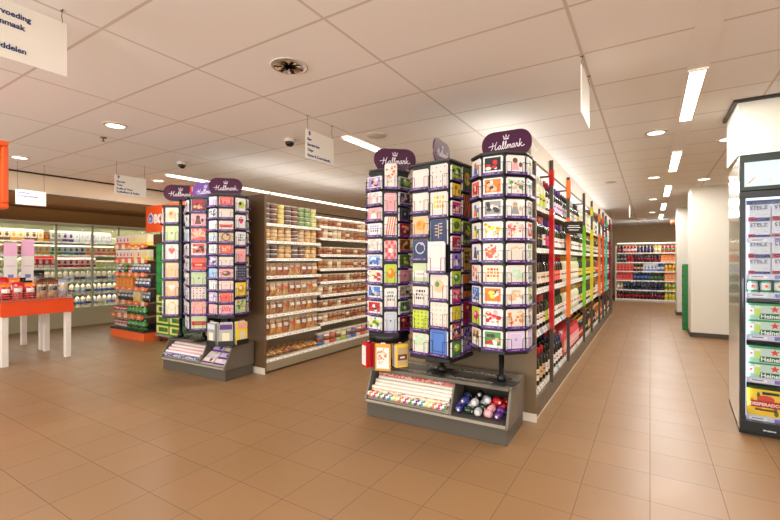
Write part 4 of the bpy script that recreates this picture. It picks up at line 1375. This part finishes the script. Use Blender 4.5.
def carton_mesh(w, d, h, body, band, gable=True):
    mb = MB().b2(-w / 2, w / 2, -d / 2, d / 2, 0, h * (.82 if gable else 1), body)
    if gable:
        t = h * .82
        a = [(-w / 2, -d / 2, t), (w / 2, -d / 2, t), (w / 2, d / 2, t), (-w / 2, d / 2, t)]
        r = [(-w / 2, 0, h * .95), (w / 2, 0, h * .95)]
        mb.face([a[0], a[1], r[1], r[0]], body).face([a[2], a[3], r[0], r[1]], body).face([a[1], a[2], r[1]], body).face([a[3], a[0], r[0]], body)
        mb.b2(-w / 2, w / 2, -.002, .002, h * .95, h, body)
    y = -d / 2 - .0006
    mb.rect(-w / 2, h * .05, w / 2, h * .28, y, band).ell(0, h * .52, w * .3, h * .16, y, band, 9).rect(-w * .32, h * .7, w * .32, h * .76, y, band)
    x = w / 2 + .0006
    mb.face([(x, -d / 2, h * .05), (x, d / 2, h * .05), (x, d / 2, h * .28), (x, -d / 2, h * .28)], band)
    return mb


def jug_mesh(w, h, body, label, cap):
    r = w / 2
    mb = MB().lathe([(r * .92, 0), (r, h * .04), (r, h * .62), (r * .8, h * .78), (r * .3, h * .9), (r * .3, h * .93)], body, 10)
    mb.lathe([(r * 1.01, h * .18), (r * 1.01, h * .42)], label, 10)
    mb.lathe([(r * .36, h * .93), (r * .36, h), (.001, h)], cap, 8)
    return mb


_dairy = {}
ROWS = [  # per shelf from the floor: runs of (until Y, kind, body, accents, height, phrase)
    [(4.0, 'jug', 'cream', ['navy', 'blue'], .205, 'cream milk bottle'), (9, 'jug', 'ivory', ['blue', 'sage'], .2, 'ivory milk bottle')],
    [(4.0, 'jug', 'cream', ['navy', 'sky'], .205, 'cream milk bottle'), (4.46, 'jug', 'cream', ['blue'], .205, 'cream milk bottle'), (9, 'carton', 'sage', ['lime', 'white'], .2, 'sage carton')],
    [(2.3, 'carton', 'tan', ['brown', 'cream'], .2, 'tan carton'), (3.3, 'jug', 'ivory', ['navy', 'blue'], .225, 'ivory milk bottle'), (4.46, 'jug', 'cream', ['sky', 'navy'], .22, 'cream milk bottle'), (9, 'carton', 'lime', ['yellow', 'cream'], .21, 'lime carton')],
    [(2.62, 'carton', 'cream', ['gold', 'lime'], .19, 'cream carton'), (3.05, 'jug', 'cream', ['lime', 'green'], .215, 'cream milk bottle'), (3.4, 'carton', 'red', ['white', 'cream'], .21, 'red carton'), (4.1, 'carton', 'blush', ['crimson', 'red'], .2, 'blush carton'), (9, 'carton', 'cream', ['sage', 'lime'], .14, 'cream carton')],
    [(2.5, 'carton', 'ivory', ['purple', 'lime'], .2, 'ivory carton'), (3.0, 'carton', 'tan', ['brown', 'cream'], .2, 'tan carton'), (3.3, 'carton', 'cream', ['gold', 'tan'], .2, 'cream carton'), (3.55, 'carton', 'white', ['lime', 'green'], .2, 'white carton'),
     (3.9, 'carton', 'white', ['teal', 'navy'], .2, 'white carton'), (4.46, 'carton', 'cream', ['orange', 'coral'], .2, 'cream carton'), (9, 'carton', 'tan', ['gold', 'white'], .19, 'tan carton')],
    [(2.5, 'carton', 'ivory', ['sky', 'grey'], .21, 'ivory carton'), (3.2, 'carton', 'cream', ['gold', 'brown'], .22, 'cream carton'), (3.36, 'carton', 'brown', ['amber', 'brown'], .18, 'brown carton'), (3.75, 'carton', 'white', ['purple', 'grey'], .22, 'white carton'), (4.4, 'carton', 'white', ['lilac', 'silver'], .22, 'white carton'), (9, 'carton', 'cream', ['sage', 'white'], .12, 'cream carton')]]
SN = ['lowest', 'second', 'third', 'fourth', 'fifth', 'topmost']
for si, z in enumerate(DZ):
    R = random.Random(si + 60)
    y, k = 2.42, 0
    while y < 5.2:
        run = next(r for r in ROWS[si] if y < r[0])
        _, kind, body, acc, h, ph = run
        a = acc[(k // 2) % len(acc)]
        k += 1
        wd = .088
        if any(abs(y - u - .017) < .001 for u in (3.36,)):
            y += .02
        m = lathe_mesh_cache(_dairy, (kind, body, a, h), lambda: (carton_mesh(wd, .09, h, body, a) if kind == 'carton' else jug_mesh(wd, h, body, a, a)).mesh('dairy_pack', PLASTIC))
        tag(link('milk_carton' if kind == 'carton' else 'milk_bottle', m, None, (DX - (.19 if si > 2 else .13), y, z + .001), PI / 2),
            '%s with %s print, %s along the %s dairy shelf' % (ph, a, ordinal(k), SN[si]), 'milk carton' if kind == 'carton' else 'milk bottle', 'dairy packs on the %s dairy shelf' % SN[si])
        y += .0955

# ------------------------------------------------------------------ promotion rack beside the beer crates
PX0, PX1, PY = -7.77, -6.74, 3.56
pr = thing('promotion_rack', 'stepped promotion rack with orange base before the dairy wall', 'shop shelf', ((PX0 + PX1) / 2, PY, 0))
PW_ = (PX1 - PX0) / 2
MB().b2(-PW_, PW_, 0, .5, .0, .13, (236, 104, 44)).build('base', PLASTIC, pr, bevel=.003)
MB().b2(-PW_ - .004, PW_ + .004, -.004, .5, .1305, .17, (44, 40, 48)).build('base_band', PAINT, pr)
MB().b2(-PW_, PW_, .47, .5, .17, 1.72, (116, 78, 50)).build('back_panel', PAINT, pr)
PZ = [.172, .39, .60, .83, 1.06, 1.28, 1.52]
PD = [0, .0, .06, .06, .06, .06, .06]
for i, z in enumerate(PZ[1:], 1):
    s = MB().b2(-PW_, PW_, PD[i], .469, z - .018, z, (150, 120, 90)).build('shelf', PAINT, pr)
    rail = MB().b2(-PW_, PW_, PD[i] - .006, PD[i] - .001, z - .04, z + .008, (232, 110, 52))
    R = random.Random(i)
    for k in range(5):
        x = -PW_ + .1 + .2 * k
        rail.rect(x - .05, z - .055, x + .05, z + .02, PD[i] - .0075, (240, 130, 70) if R.random() < .7 else (240, 220, 190)).rect(x - .03, z - .03, x + .03, z - .01, PD[i] - .008, 'white')
    rail.build('price_rail', PAPER, s)
hd = MB().b2(-7.48, -6.2, 3.99, 4.03, 1.76, 2.215, (234, 84, 30)).build('header_board', PAINT, None)
tag(hd, 'large orange bonus header board above the promotion rack', 'sign')
hd.name = 'bonus_board'
letters('BONUS', .2, PAPER, 'white', hd, (-7.23, 3.9885, 1.915), 0, 'LEFT', bold=.012)
lg = MB()
o = [(-.085, 0), (-.06, -.055), (.03, -.065), (.085, -.03), (.085, .06), (.02, .12), (-.05, .075)]
lg.prism([(x, z) for x, z in o], -.003, 0, (232, 236, 244), 'y').prism([(x * .82, z * .82) for x, z in o], -.0045, -.003, (40, 84, 170), 'y')
lg.rect(-.03, -.035, -.012, .045, -.005, 'white').rect(.012, -.035, .03, .045, -.005, 'white').rect(-.03, .0, .03, .014, -.0052, 'white')
lg.build('logo', PAPER, hd, (-7.335, 3.9898, 1.975))
MB().b2(-.012, .012, .5008, .53, 0, 1.76, 'grey').build('post', PAINT, pr, (.1, 0, 0))
hd2 = hd
_promo = {}
PKINDS = [('ivory', 'crimson', .1, .095, .12, 'white pack with crimson print'), ('green', 'dark green', .1, .095, .15, 'green bottle pack'), ('charcoal', 'silver', .095, .09, .165, 'charcoal bag with silver print'), ('orange', 'gold', .1, .09, .15, 'orange pack with gold print'),
          ('navy', 'white', .1, .09, .15, 'navy pack with white print'), ('white', 'coral', .1, .09, .165, 'white box with coral print'), ('cream', 'yellow', .1, .09, .165, 'cream box with yellow print')]
PROWS = [[0, 0, 0, 0, 1, 1, 1, 1, 1], [0, 0, 0, 0, 1, 1, 1, 1, 1], [2, 2, 2, 2, 2, 6, 6, 2, 2], [3, 3, 3, 3, 3, 4, 4, 4, 4], [4, 0, 1, 0, 4, 4, 4, 4, 4], [5, 5, 5, 5, 5, 6, 5, 6, 6], [5, 5, 5, 5, 6, 6, 6, 6, 6]]
PSN = ['lowest', 'second', 'third', 'fourth', 'fifth', 'sixth', 'topmost']
for i, z in enumerate(PZ):
    for k in range(9):
        b = PROWS[i][k]
        c1, c2, w_, d_, h_, ph = PKINDS[b]

        def mk():
            if b in (1,):
                return jug_mesh(w_ * .95, h_, c1, c2, 'white').mesh('promo_pack', GLOSS)
            if b in (2, 0, 4):
                return bag_mesh(w_, h_, .07, c1, c2, c2, random.Random(b)).mesh('promo_pack', FOIL)
            return carton_mesh(w_, d_, h_, c1, c2, False).mesh('promo_pack', PAPER)
        m = lathe_mesh_cache(_promo, b, mk)
        tag(link('promotion_pack', m, None, ((PX0 + PX1) / 2 - PW_ + .07 + .111 * k, PY + PD[i] + .06, z + .001)), '%s, %s along the %s promotion shelf' % (ph, ordinal(k + 1), PSN[i]), 'grocery pack', 'packs on the promotion rack')

# ------------------------------------------------------------------ beer crates beside it
cr = thing('crate_dolly', 'low wheeled dolly under the green beer cases', 'dolly', (-6.3, 3.86, 0))
MB().b2(-.36, .36, -.16, .16, .085, .115, (150, 140, 130)).build('platform', PLASTIC, cr)
for sx in (-1, 1):
    for sy in (-1, 1):
        MB().lathe([(.001, -.012), (.04, -.012), (.04, .012), (.001, .012)], 'charcoal', 12, (0, 0, 0), None, True, Matrix.Rotation(PI / 2, 3, 'X')).build('wheel', PLASTIC, cr, (sx * .3, sy * .12, .041))
case_m = None


def beer_case(w, d, h, top):
    mb = MB().b2(-w / 2, w / 2, -d / 2, d / 2, 0, h, (40, 120, 56))
    y = -d / 2 - .0008
    if top:
        mb.rect(-w / 2, h * .15, w / 2, h * .85, y, (34, 140, 60))
    else:
        mb.rect(-w * .48, h * .12, w * .48, h * .9, y, (216, 214, 96)).rect(-w * .3, h * .3, w * .42, h * .72, y - .0003, (30, 120, 60)).star(w * .1, h * .52, h * .16, y - .0006, (214, 40, 36))
        mb.ell(-w * .38, h * .5, w * .07, h * .25, y - .0003, 'cream', 8)
    return mb


for c in range(2):
    for k in range(9):
        h = .158
        mt = k >= 4
        o = lathe_mesh_cache(_promo, ('case', mt), lambda: beer_case(.345, .3, .155, mt).mesh('beer_case', PAPER))
        tag(link('beer_case', o, None, (-6.48 + .36 * c, 3.86, .1155 + h * k)), '%s beer case, %s up in the %s behind the rear card stand' % ('plain green' if mt else 'green and yellow', ordinal(k + 1), ('first stack', 'second stack')[c]), 'beer case', 'stacked green beer cases')

# ------------------------------------------------------------------ snack tables
def snack_table(x0, x1, y0, y1, label):
    t = thing('snack_table', label, 'table', ((x0 + x1) / 2, (y0 + y1) / 2, 0), 0, 'orange display tables')
    W, D = (x1 - x0) / 2, (y1 - y0) / 2
    MB().b2(-W, W, -D, D, .60, .768, (240, 84, 36)).build('apron', PLASTIC, t, bevel=.004)
    MB().b2(-W - .004, W + .004, -D - .004, D + .004, .7685, .786, (196, 92, 66)).build('table_top', PLASTIC, t, bevel=.003)
    for sx in (-1, 1):
        for sy in (-1, 1):
            MB().b2(sx * (W - .06) - .032, sx * (W - .06) + .032, sy * (D - .05) - .032, sy * (D - .05) + .032, 0, .5995, (236, 228, 218)).build('leg', PAINT, t, bevel=.004)
    wire = MB()
    for k in range(4):
        z = .80 + .028 * k
        wire.tube([(-W, -D + .01, z), (W - .005, -D + .01, z), (W - .005, D - .01, z), (-W, D - .01, z)], .0036, (226, 220, 212))
    for k in range(6):
        y = -D + .01 + (2 * D - .02) * k / 5
        wire.tube([(W - .005, y, .786), (W - .005, y, .886)], .0036, (226, 220, 212))
    for sy in (-1, 1):
        for k in range(5):
            x = -W + .02 + (2 * W - .03) * k / 5
            wire.tube([(x, sy * (D - .01), .786), (x, sy * (D - .01), .886)], .0036, (226, 220, 212))
    wire.build('wire_rail', METAL, t)
    return t


snack_table(-7.29, -6.5, 1.79, 2.53, 'orange snack table with white legs and wire rail, nearer of two')
snack_table(-8.10, -7.31, 1.79, 2.53, 'orange snack table with white legs standing behind the first one')
BT_ = .7865
SB = [('red', 'white', 'orange', 'red crisp bag with white patch'), ('coral', 'white', 'red', 'coral crisp bag with white patch'), ('black', 'red', 'black', 'black crisp bag with red patch'), ('tan', 'charcoal', 'brown', 'kraft paper snack bag with charcoal patch'), ('brown', 'black', 'black', 'brown snack bag with black top'), ('silver', 'tan', 'grey', 'silver snack bag with tan patch')]
spots = [(-6.64, 1.87, 0, .21, 'front row'), (-6.64, 1.99, 1, .22, 'front row'), (-6.64, 2.11, 0, .21, 'front row'), (-6.64, 2.23, 3, .23, 'front row'), (-6.64, 2.35, 3, .23, 'front row'), (-6.64, 2.46, 5, .25, 'front row'),
         (-6.8, 1.88, 1, .28, 'second row'), (-6.8, 2.005, 0, .27, 'second row'), (-6.8, 2.13, 2, .23, 'second row'), (-6.8, 2.255, 4, .36, 'second row'), (-6.8, 2.38, 3, .25, 'second row'),
         (-7.05, 1.9, 0, .27, 'third row'), (-7.05, 2.02, 1, .26, 'third row'), (-7.05, 2.14, 4, .26, 'third row'), (-7.2, 2.4, 4, .22, 'fourth row')]
cnt = {}
for x, y, b, h, row in spots:
    c1, c2, c3, ph = SB[b]

    cnt[row] = cnt.get(row, 0) + 1
    m = lathe_mesh_cache(_bag, ('crisp', b, h), lambda: bag_mesh(.112, h, .085, c1, c2, c3, random.Random(b)).mesh('crisp_bag', FOIL))
    o = tag(link('crisp_bag', m, None, (x, y, BT_ + .001), PI / 2), '%s, %s in the %s on the snack table' % (ph, ordinal(cnt[row]), row), 'snack bag', 'snack bags on the orange table')
    o.rotation_euler = (0, random.Random(int(y * 100)).uniform(-.06, .06) * 0, PI / 2 + random.Random(int(y * 977)).uniform(-.07, .07))
for i, (x, y, lab) in enumerate(((-7.6, 2.2, 'tall white and pink carton on the snack tables, nearer the table edge'), (-7.6, 2.39, 'tall white and pink carton on the snack tables, beside the brown bags'))):
    t = thing('tall_carton', lab, 'carton', (x, y, BT_), PI / 2 - .25, 'tall pink-topped cartons')
    MB().b2(-.07, .07, -.035, .035, 0, .55, 'white').build('box', PAPER, t, bevel=.002)
    MB().b2(-.0705, .0705, -.0355, .0355, .5505, .74 + .05 * i, (232, 176, 206)).build('pink_top', PAPER, t)
    mk = MB().rect(-.03, .24, .03, .29, -.0362, (120, 130, 190)).rect(-.05, .4, .05, .42, -.0362, (226, 190, 214))
    mk.build('print', PAPER, t)

# ------------------------------------------------------------------ drinks fridge on the right
fr_rz = math.radians(-3.0)
fg = thing('drinks_fridge', 'black glass-door drinks fridge with lit header', 'fridge', (.562, 3.985, 0), fr_rz)
FW, FD, FH = .70, .86, 2.05
BK = (9, 9, 10)
SIDE = tinted('polished_side', 0.12, metallic=0.55, noise=0.03)
MB().b2(0, .018, .052, FD, .03, FH, (206, 204, 184)).build('side_panel', SIDE, fg)
MB().b2(FW - .018, FW, .052, FD, .03, FH, (206, 204, 184)).build('side_panel', SIDE, fg)
MB().b2(.0185, FW - .0185, FD - .02, FD, .03, FH, (210, 210, 210)).build('back_panel', PAINT, fg)
MB().b2(.0185, FW - .0185, .06, FD - .021, 1.775, FH, BK).build('top_box', PAINT, fg)
MB().b2(.0, FW, .04, FD, 0.0, .0295, BK).b2(.0185, FW - .0185, .055, FD - .021, .03, .1, BK).build('base', PAINT, fg)
# header lightbox
h = MB()
for x0, x1, z0, z1 in ((0, FW, 1.995, FH), (0, FW, 1.785, 1.815), (0, .026, 1.8155, 1.9945), (FW - .026, FW, 1.8155, 1.9945)):
    h.b2(x0, x1, 0, .05, z0, z1, (16, 30, 22))
h = h.build('header_frame', PAINT, fg, bevel=.003)
ls = MB().b2(.0265, FW - .0265, .012, .045, 1.8155, 1.9945, 'white').build('lightbox', GLOW_SIGN, h)
mk = MB()
for (a, b, c, d, col) in ((.045, 1.84, .075, 1.875, (190, 150, 110)), (.075, 1.875, .1, 1.905, (200, 190, 190)), (.16, 1.845, .178, 1.865, (216, 190, 180)), (.235, 1.86, .25, 1.885, (120, 150, 160)), (.25, 1.84, .262, 1.85, (140, 110, 120)), (.18, 1.92, .25, 1.928, (206, 220, 216))):
    mk.face([(a, .0112, b), (a + .012, .0112, b), (c + .012, .0112, d), (c, .0112, d)], col)
mk.build('header_print', PAPER, h)
# door
d = MB()
for x0, x1, z0, z1 in ((0.002, FW - .002, 1.735, 1.783), (0.002, FW - .002, .035, .105), (.002, .034, .1055, 1.7345), (FW - .034, FW - .002, .1055, 1.7345)):
    d.b2(x0, x1, .002, .045, z0, z1, BK)
door = d.build('door', PAINT, fg, bevel=.003)
MB().b2(.0345, FW - .0345, .022, .028, .1055, 1.7345, 'white').build('glass_pane', CLEAR, door)
MB().b2(.008, .024, -.022, .001, .75, 1.15, (40, 38, 38)).build('handle', GLOSS, door, bevel=.003)
MB().b2(.13, .2, .001, .0025, .05, .06, 'silver').build('badge', METAL, door)
for x in (.036, FW - .042):
    MB().b2(x, x + .006, .06, .07, .13, 1.72, 'white').build('led_strip', GLOW_LED, fg)
MB().b2(.019, FW - .019, .06, .5, 1.765, 1.772, 'white').build('top_led', GLOW_LED, fg)
MB().b2(.019, FW - .019, .44, .45, .11, 1.76, (84, 84, 96)).build('liner', PLASTIC, fg)
FZ = [.125, .405, .72, 1.03, 1.165, 1.435]
for z in FZ:
    s = MB().b2(.0195, FW - .0195, .075, .439, z - .012, z, (206, 208, 214)).build('shelf', PAINT, fg)
    r = MB().b2(.044, FW - .044, .068, .0745, z - .03, z + .012, (196, 190, 214))
    r.rect(.06, z - .02, .16, z, .0672, (226, 222, 230)).rect(.075, z - .012, .14, z - .004, .0668, (120, 110, 120)).rect(.2, z - .024, .46, z + .004, .0672, (118, 104, 180)).rect(.5, z - .02, .6, z, .0672, (226, 222, 230))
    r.build('price_rail', PLASTIC, s)
for x in (.1, .3, .5):
    area(fg, (x + .05, .1, 1.755), .12, .05, .5, (.86, .9, 1.0))
led = area(fg, (.05, .085, .95), .01, 1.5, .7, (.86, .9, 1.0), (PI / 2, 0, -PI / 4 * 1.2))
bpy.context.view_layer.update()
FM = fg.matrix_basis.copy()


def in_fridge(name, me, label, cat, x, y, z, group, extra=()):
    o = tag(link(name, me, None, FM @ Vector((x, y, z)), fr_rz), label, cat, group)
    for e in extra:
        e(o)
    return o


sel = MB().b2(-.066, .066, -.05, .05, 0, .125, (204, 202, 216))
sel.rect(-.064, .002, .064, .03, -.0508, (64, 44, 120)).rect(-.064, .002, -.02, .036, -.0511, (190, 40, 70)).ell(-.04, .02, .018, .014, -.0514, (110, 20, 50), 8).ell(.0, .06, .03, .022, -.0508, (206, 204, 212), 9).rect(.02, .05, .05, .054, -.0508, (150, 150, 160)).rect(.03, .008, .06, .024, -.0512, (40, 30, 84))
sel = sel.mesh('seltzer_box', PAPER)
FL6 = ['lowest', 'second', 'third', 'fourth', 'fifth', 'topmost']
for si in (4, 5):
    for st_ in range(2):
        for k in range(4):
            in_fridge('seltzer_box', sel, 'white drink box, %s across, %s layer of the %s fridge shelf' % (ordinal(k + 1), ('lower', 'upper')[st_], ('second highest', 'top')[si - 4]), 'drinks box', .115 + .137 * k, .135, FZ[si] + .001 + .1265 * st_, 'white drink boxes in the fridge',
                      (lambda o: letters('STELZ', .037, PAPER, (30, 26, 44), o, (.0, -.0514, .09), 0, 'CENTER', bold=.0007),))
can = MB().lathe([(.026, 0), (.031, .006), (.031, .092), (.026, .1)], (206, 214, 210), 16, (0, 0, 0), [(30, 130, 70), (212, 218, 214), (30, 120, 60)])
can.lathe([(.0312, .012), (.0312, .028)], (40, 150, 80), 16).lathe([(.0312, .08), (.0312, .092)], (110, 170, 140), 16)
can.star(0, .056, .02, -.0305, (220, 40, 36))
can = can.mesh('beer_can', GLOSS)
for k in range(8):
    in_fridge('beer_can', can, 'silver and green beer can with a red star, %s across the fridge' % ordinal(k + 1), 'beer can', .083 + .0755 * k, .12, FZ[3] + .001, 'beer cans on the can shelf')
hb = MB().b2(-.142, .142, -.06, .06, 0, .118, (186, 204, 196), [None, None, None, None, None, (30, 110, 60)])
hb.rect(-.14, .104, .14, .117, -.0608, (40, 140, 76)).rect(-.07, .004, .14, .046, -.0608, (16, 92, 56)).rect(-.14, .004, -.07, .03, -.0608, (150, 200, 176)).star(.015, .078, .028, -.0608, (222, 52, 36)).rect(-.094, .03, -.066, .1, -.0612, (196, 214, 84)).rect(-.096, .084, -.064, .1, -.0615, 'white')
hb.rect(-.138, .036, -.1, .086, -.061, (236, 240, 238)).star(-.119, .064, .012, -.0612, (220, 52, 40))
hb = hb.mesh('beer_box', PAPER)
for si in (1, 2):
    for st_ in range(2):
        for k in range(2):
            in_fridge('beer_box', hb, 'beer box with red star, %s, %s layer of the %s fridge shelf' % (('at the handle side', 'at the hinge side')[k], ('lower', 'upper')[st_], ('second', 'third')[si - 1]), 'beer box', .19 + .2865 * k, .15, FZ[si] + .001 + .1195 * st_, 'beer boxes in the fridge',
                      (lambda o: letters('Heineken', .042, PAPER, 'white', o, (-.064, -.0614, .012), 0, 'LEFT', bold=.001),))
dp_ = MB().b2(-.105, .105, -.06, .06, 0, .2, (228, 186, 40), [None, None, None, None, None, (90, 120, 40)])
R = random.Random(4)
for i in range(14):
    dp_.ell(R.uniform(-.085, .085), R.uniform(.035, .165), R.uniform(.01, .02), R.uniform(.012, .03), -.0606 - .00005 * i, R.choice(['yellow', 'lime', 'olive', 'orange', 'gold']), 7)
dp_.rect(-.085, .07, .085, .118, -.0618, (170, 24, 34)).ell(0, .13, .05, .03, -.0616, (206, 60, 40), 12).rect(-.02, .165, .075, .185, -.0618, (40, 40, 30)).rect(-.06, .045, .06, .06, -.0618, (120, 30, 36))
dp_ = dp_.mesh('beer_box', PAPER)
for k in range(2):
    in_fridge('yellow_beer_box', dp_, 'yellow and green beer box with red band, %s across the lowest fridge shelf' % ordinal(k + 1), 'beer box', .155 + .2145 * k if k < 2 else .155 + .2145 * 2, .15, FZ[0] + .001, 'yellow beer boxes in the fridge',
              (lambda o: letters('DESPERADOS', .03, PAPER, (240, 214, 190), o, (.0, -.0624, .083), 0, 'CENTER', bold=.001),))

# ------------------------------------------------------------------ soft drinks at the end of the aisle
SX0, SX1, SY = -.9, 1.3, 15.0
sd = thing('soft_drink_shelf', 'wide shelf of soft drinks facing down the end of the aisle', 'shop shelf', ((SX0 + SX1) / 2, SY, 0))
SW = (SX1 - SX0) / 2
MB().b2(-SW, SW, .02, .55, 0, .06, (190, 180, 164)).build('base', PAINT, sd)
MB().b2(-SW, SW, .52, .55, .06, 1.72, (226, 220, 208)).build('back_panel', PAINT, sd)
for s in (-1, 1):
    MB().b2(s * (SW + .015) - .014, s * (SW + .015) + .014, 0, .55, 0, 1.74, (224, 214, 196)).build('side_panel', PAINT, sd)
tl = MB().b2(-SW, SW, .1, .2, 1.77, 1.8, (222, 214, 202)).build('added_light_canopy', PAINT, sd)  # invented canopy with uplight, added to brighten the wall behind
MB().b2(-SW + .02, SW - .02, .12, .18, 1.8005, 1.806, 'white').build('added_up_light', GLOW_STRIP, tl)
area(sd, (0, .22, 1.82), 2.1, .06, 3, LIGHTC, (PI * .72, 0, 0))
SZ = [.075, .36, .65, .935, 1.21, 1.5]
for i, z in enumerate(SZ):
    s = MB().b2(-SW, SW, .03, .519, z - .015, z, (222, 214, 202)).build('shelf', PAINT, sd)
    MB().b2(-SW, SW, .018, .029, z - .03, z + .006, (240, 238, 232)).build('price_rail', PAPER, s)
_sd = {}
RUN = [[(8, 'black', 'red', 'dark cola bottle'), (14, 'black', 'crimson', 'dark cola bottle'), (99, 'yellow', 'lime', 'yellow soda bottle')], [(2, 'tan', 'white', 'tan soda bottle'), (14, 'navy', 'black', 'navy soda bottle'), (99, 'yellow', 'green', 'yellow soda bottle')],
       [(5, 'red', 'coral', 'red drink carton'), (10, 'navy', 'blue', 'navy soda bottle'), (14, 'charcoal', 'green', 'charcoal soda bottle'), (99, 'orange', 'peach', 'orange drink carton')],
       [(5, 'coral', 'red', 'coral drink carton'), (8, 'charcoal', 'peach', 'charcoal soda bottle'), (12, 'white', 'blue', 'white drink carton'), (14, 'blue', 'white', 'blue soda bottle'), (99, 'yellow', 'orange', 'yellow soda bottle')],
       [(3, 'charcoal', 'grey', 'charcoal soda bottle'), (5, 'red', 'crimson', 'red soda bottle'), (13, 'charcoal', 'crimson', 'charcoal soda bottle'), (99, 'orange', 'peach', 'orange drink carton')],
       [(2, 'black', 'crimson', 'dark soda bottle'), (6, 'red', 'white', 'red soda bottle'), (11, 'black', 'purple', 'dark soda bottle'), (13, 'yellow', 'white', 'yellow soda bottle'), (17, 'red', 'green', 'red soda bottle'), (99, 'yellow', 'lime', 'yellow soda bottle')]]
for i, z in enumerate(SZ):
    for k in range(24):
        c1, c2, ph = next(r[1:] for r in RUN[i] if k < r[0])

        def mk():
            if 'carton' in ph:
                return carton_mesh(.083, .083, .225, c1, c2, False).mesh('drink_pack', PAPER)
            r = .041
            return MB().lathe([(r * .85, 0), (r, .012), (r, .075), (r * .98, .15), (r * .9, .175), (.014, .222), (.014, .226)], c1, 10).lathe([(r * 1.01, .06), (r * 1.01, .13)], c2, 10).lathe([(.016, .2265), (.016, .246), (.001, .246)], c2, 8).mesh('drink_pack', GLOSS)
        m = lathe_mesh_cache(_sd, (c1, c2, ph), mk)
        tag(link('soft_drink_carton' if 'carton' in ph else 'soft_drink_bottle', m, None, (SX0 + .05 + .0905 * k, SY + .085, z + .001)), '%s with %s label, %s from the wine side on the %s drinks shelf' % (ph, c2, ordinal(k + 1), SN[i]), 'soft drink', 'soft drinks on the end shelf')
# green crates standing behind the wide pillar
for k in range(7):
    t = thing('green_crate', 'green bottle crate beside the wide pillar, %s from the floor' % ordinal(k + 1), 'crate', (.69, 9.45, .001 + .172 * k), 0, 'stack of green crates by the pillar')
    mb = MB()
    for x0, x1, y0, y1 in ((-.18, .18, -.13, -.115), (-.18, .18, .115, .13), (-.18, -.165, -.115, .115), (.165, .18, -.115, .115)):
        mb.b2(x0, x1, y0, y1, 0, .17, (24, 120, 50))
    mb.b2(-.165, .165, -.115, .115, 0, .01, (20, 100, 44)).build('shell', PLASTIC, t)
    MB().b2(-.186, -.1805, -.08, .08, .1, .14, (16, 84, 36)).b2(-.1, .1, -.136, -.1305, .1, .14, (16, 84, 36)).build('grip', PLASTIC, t)
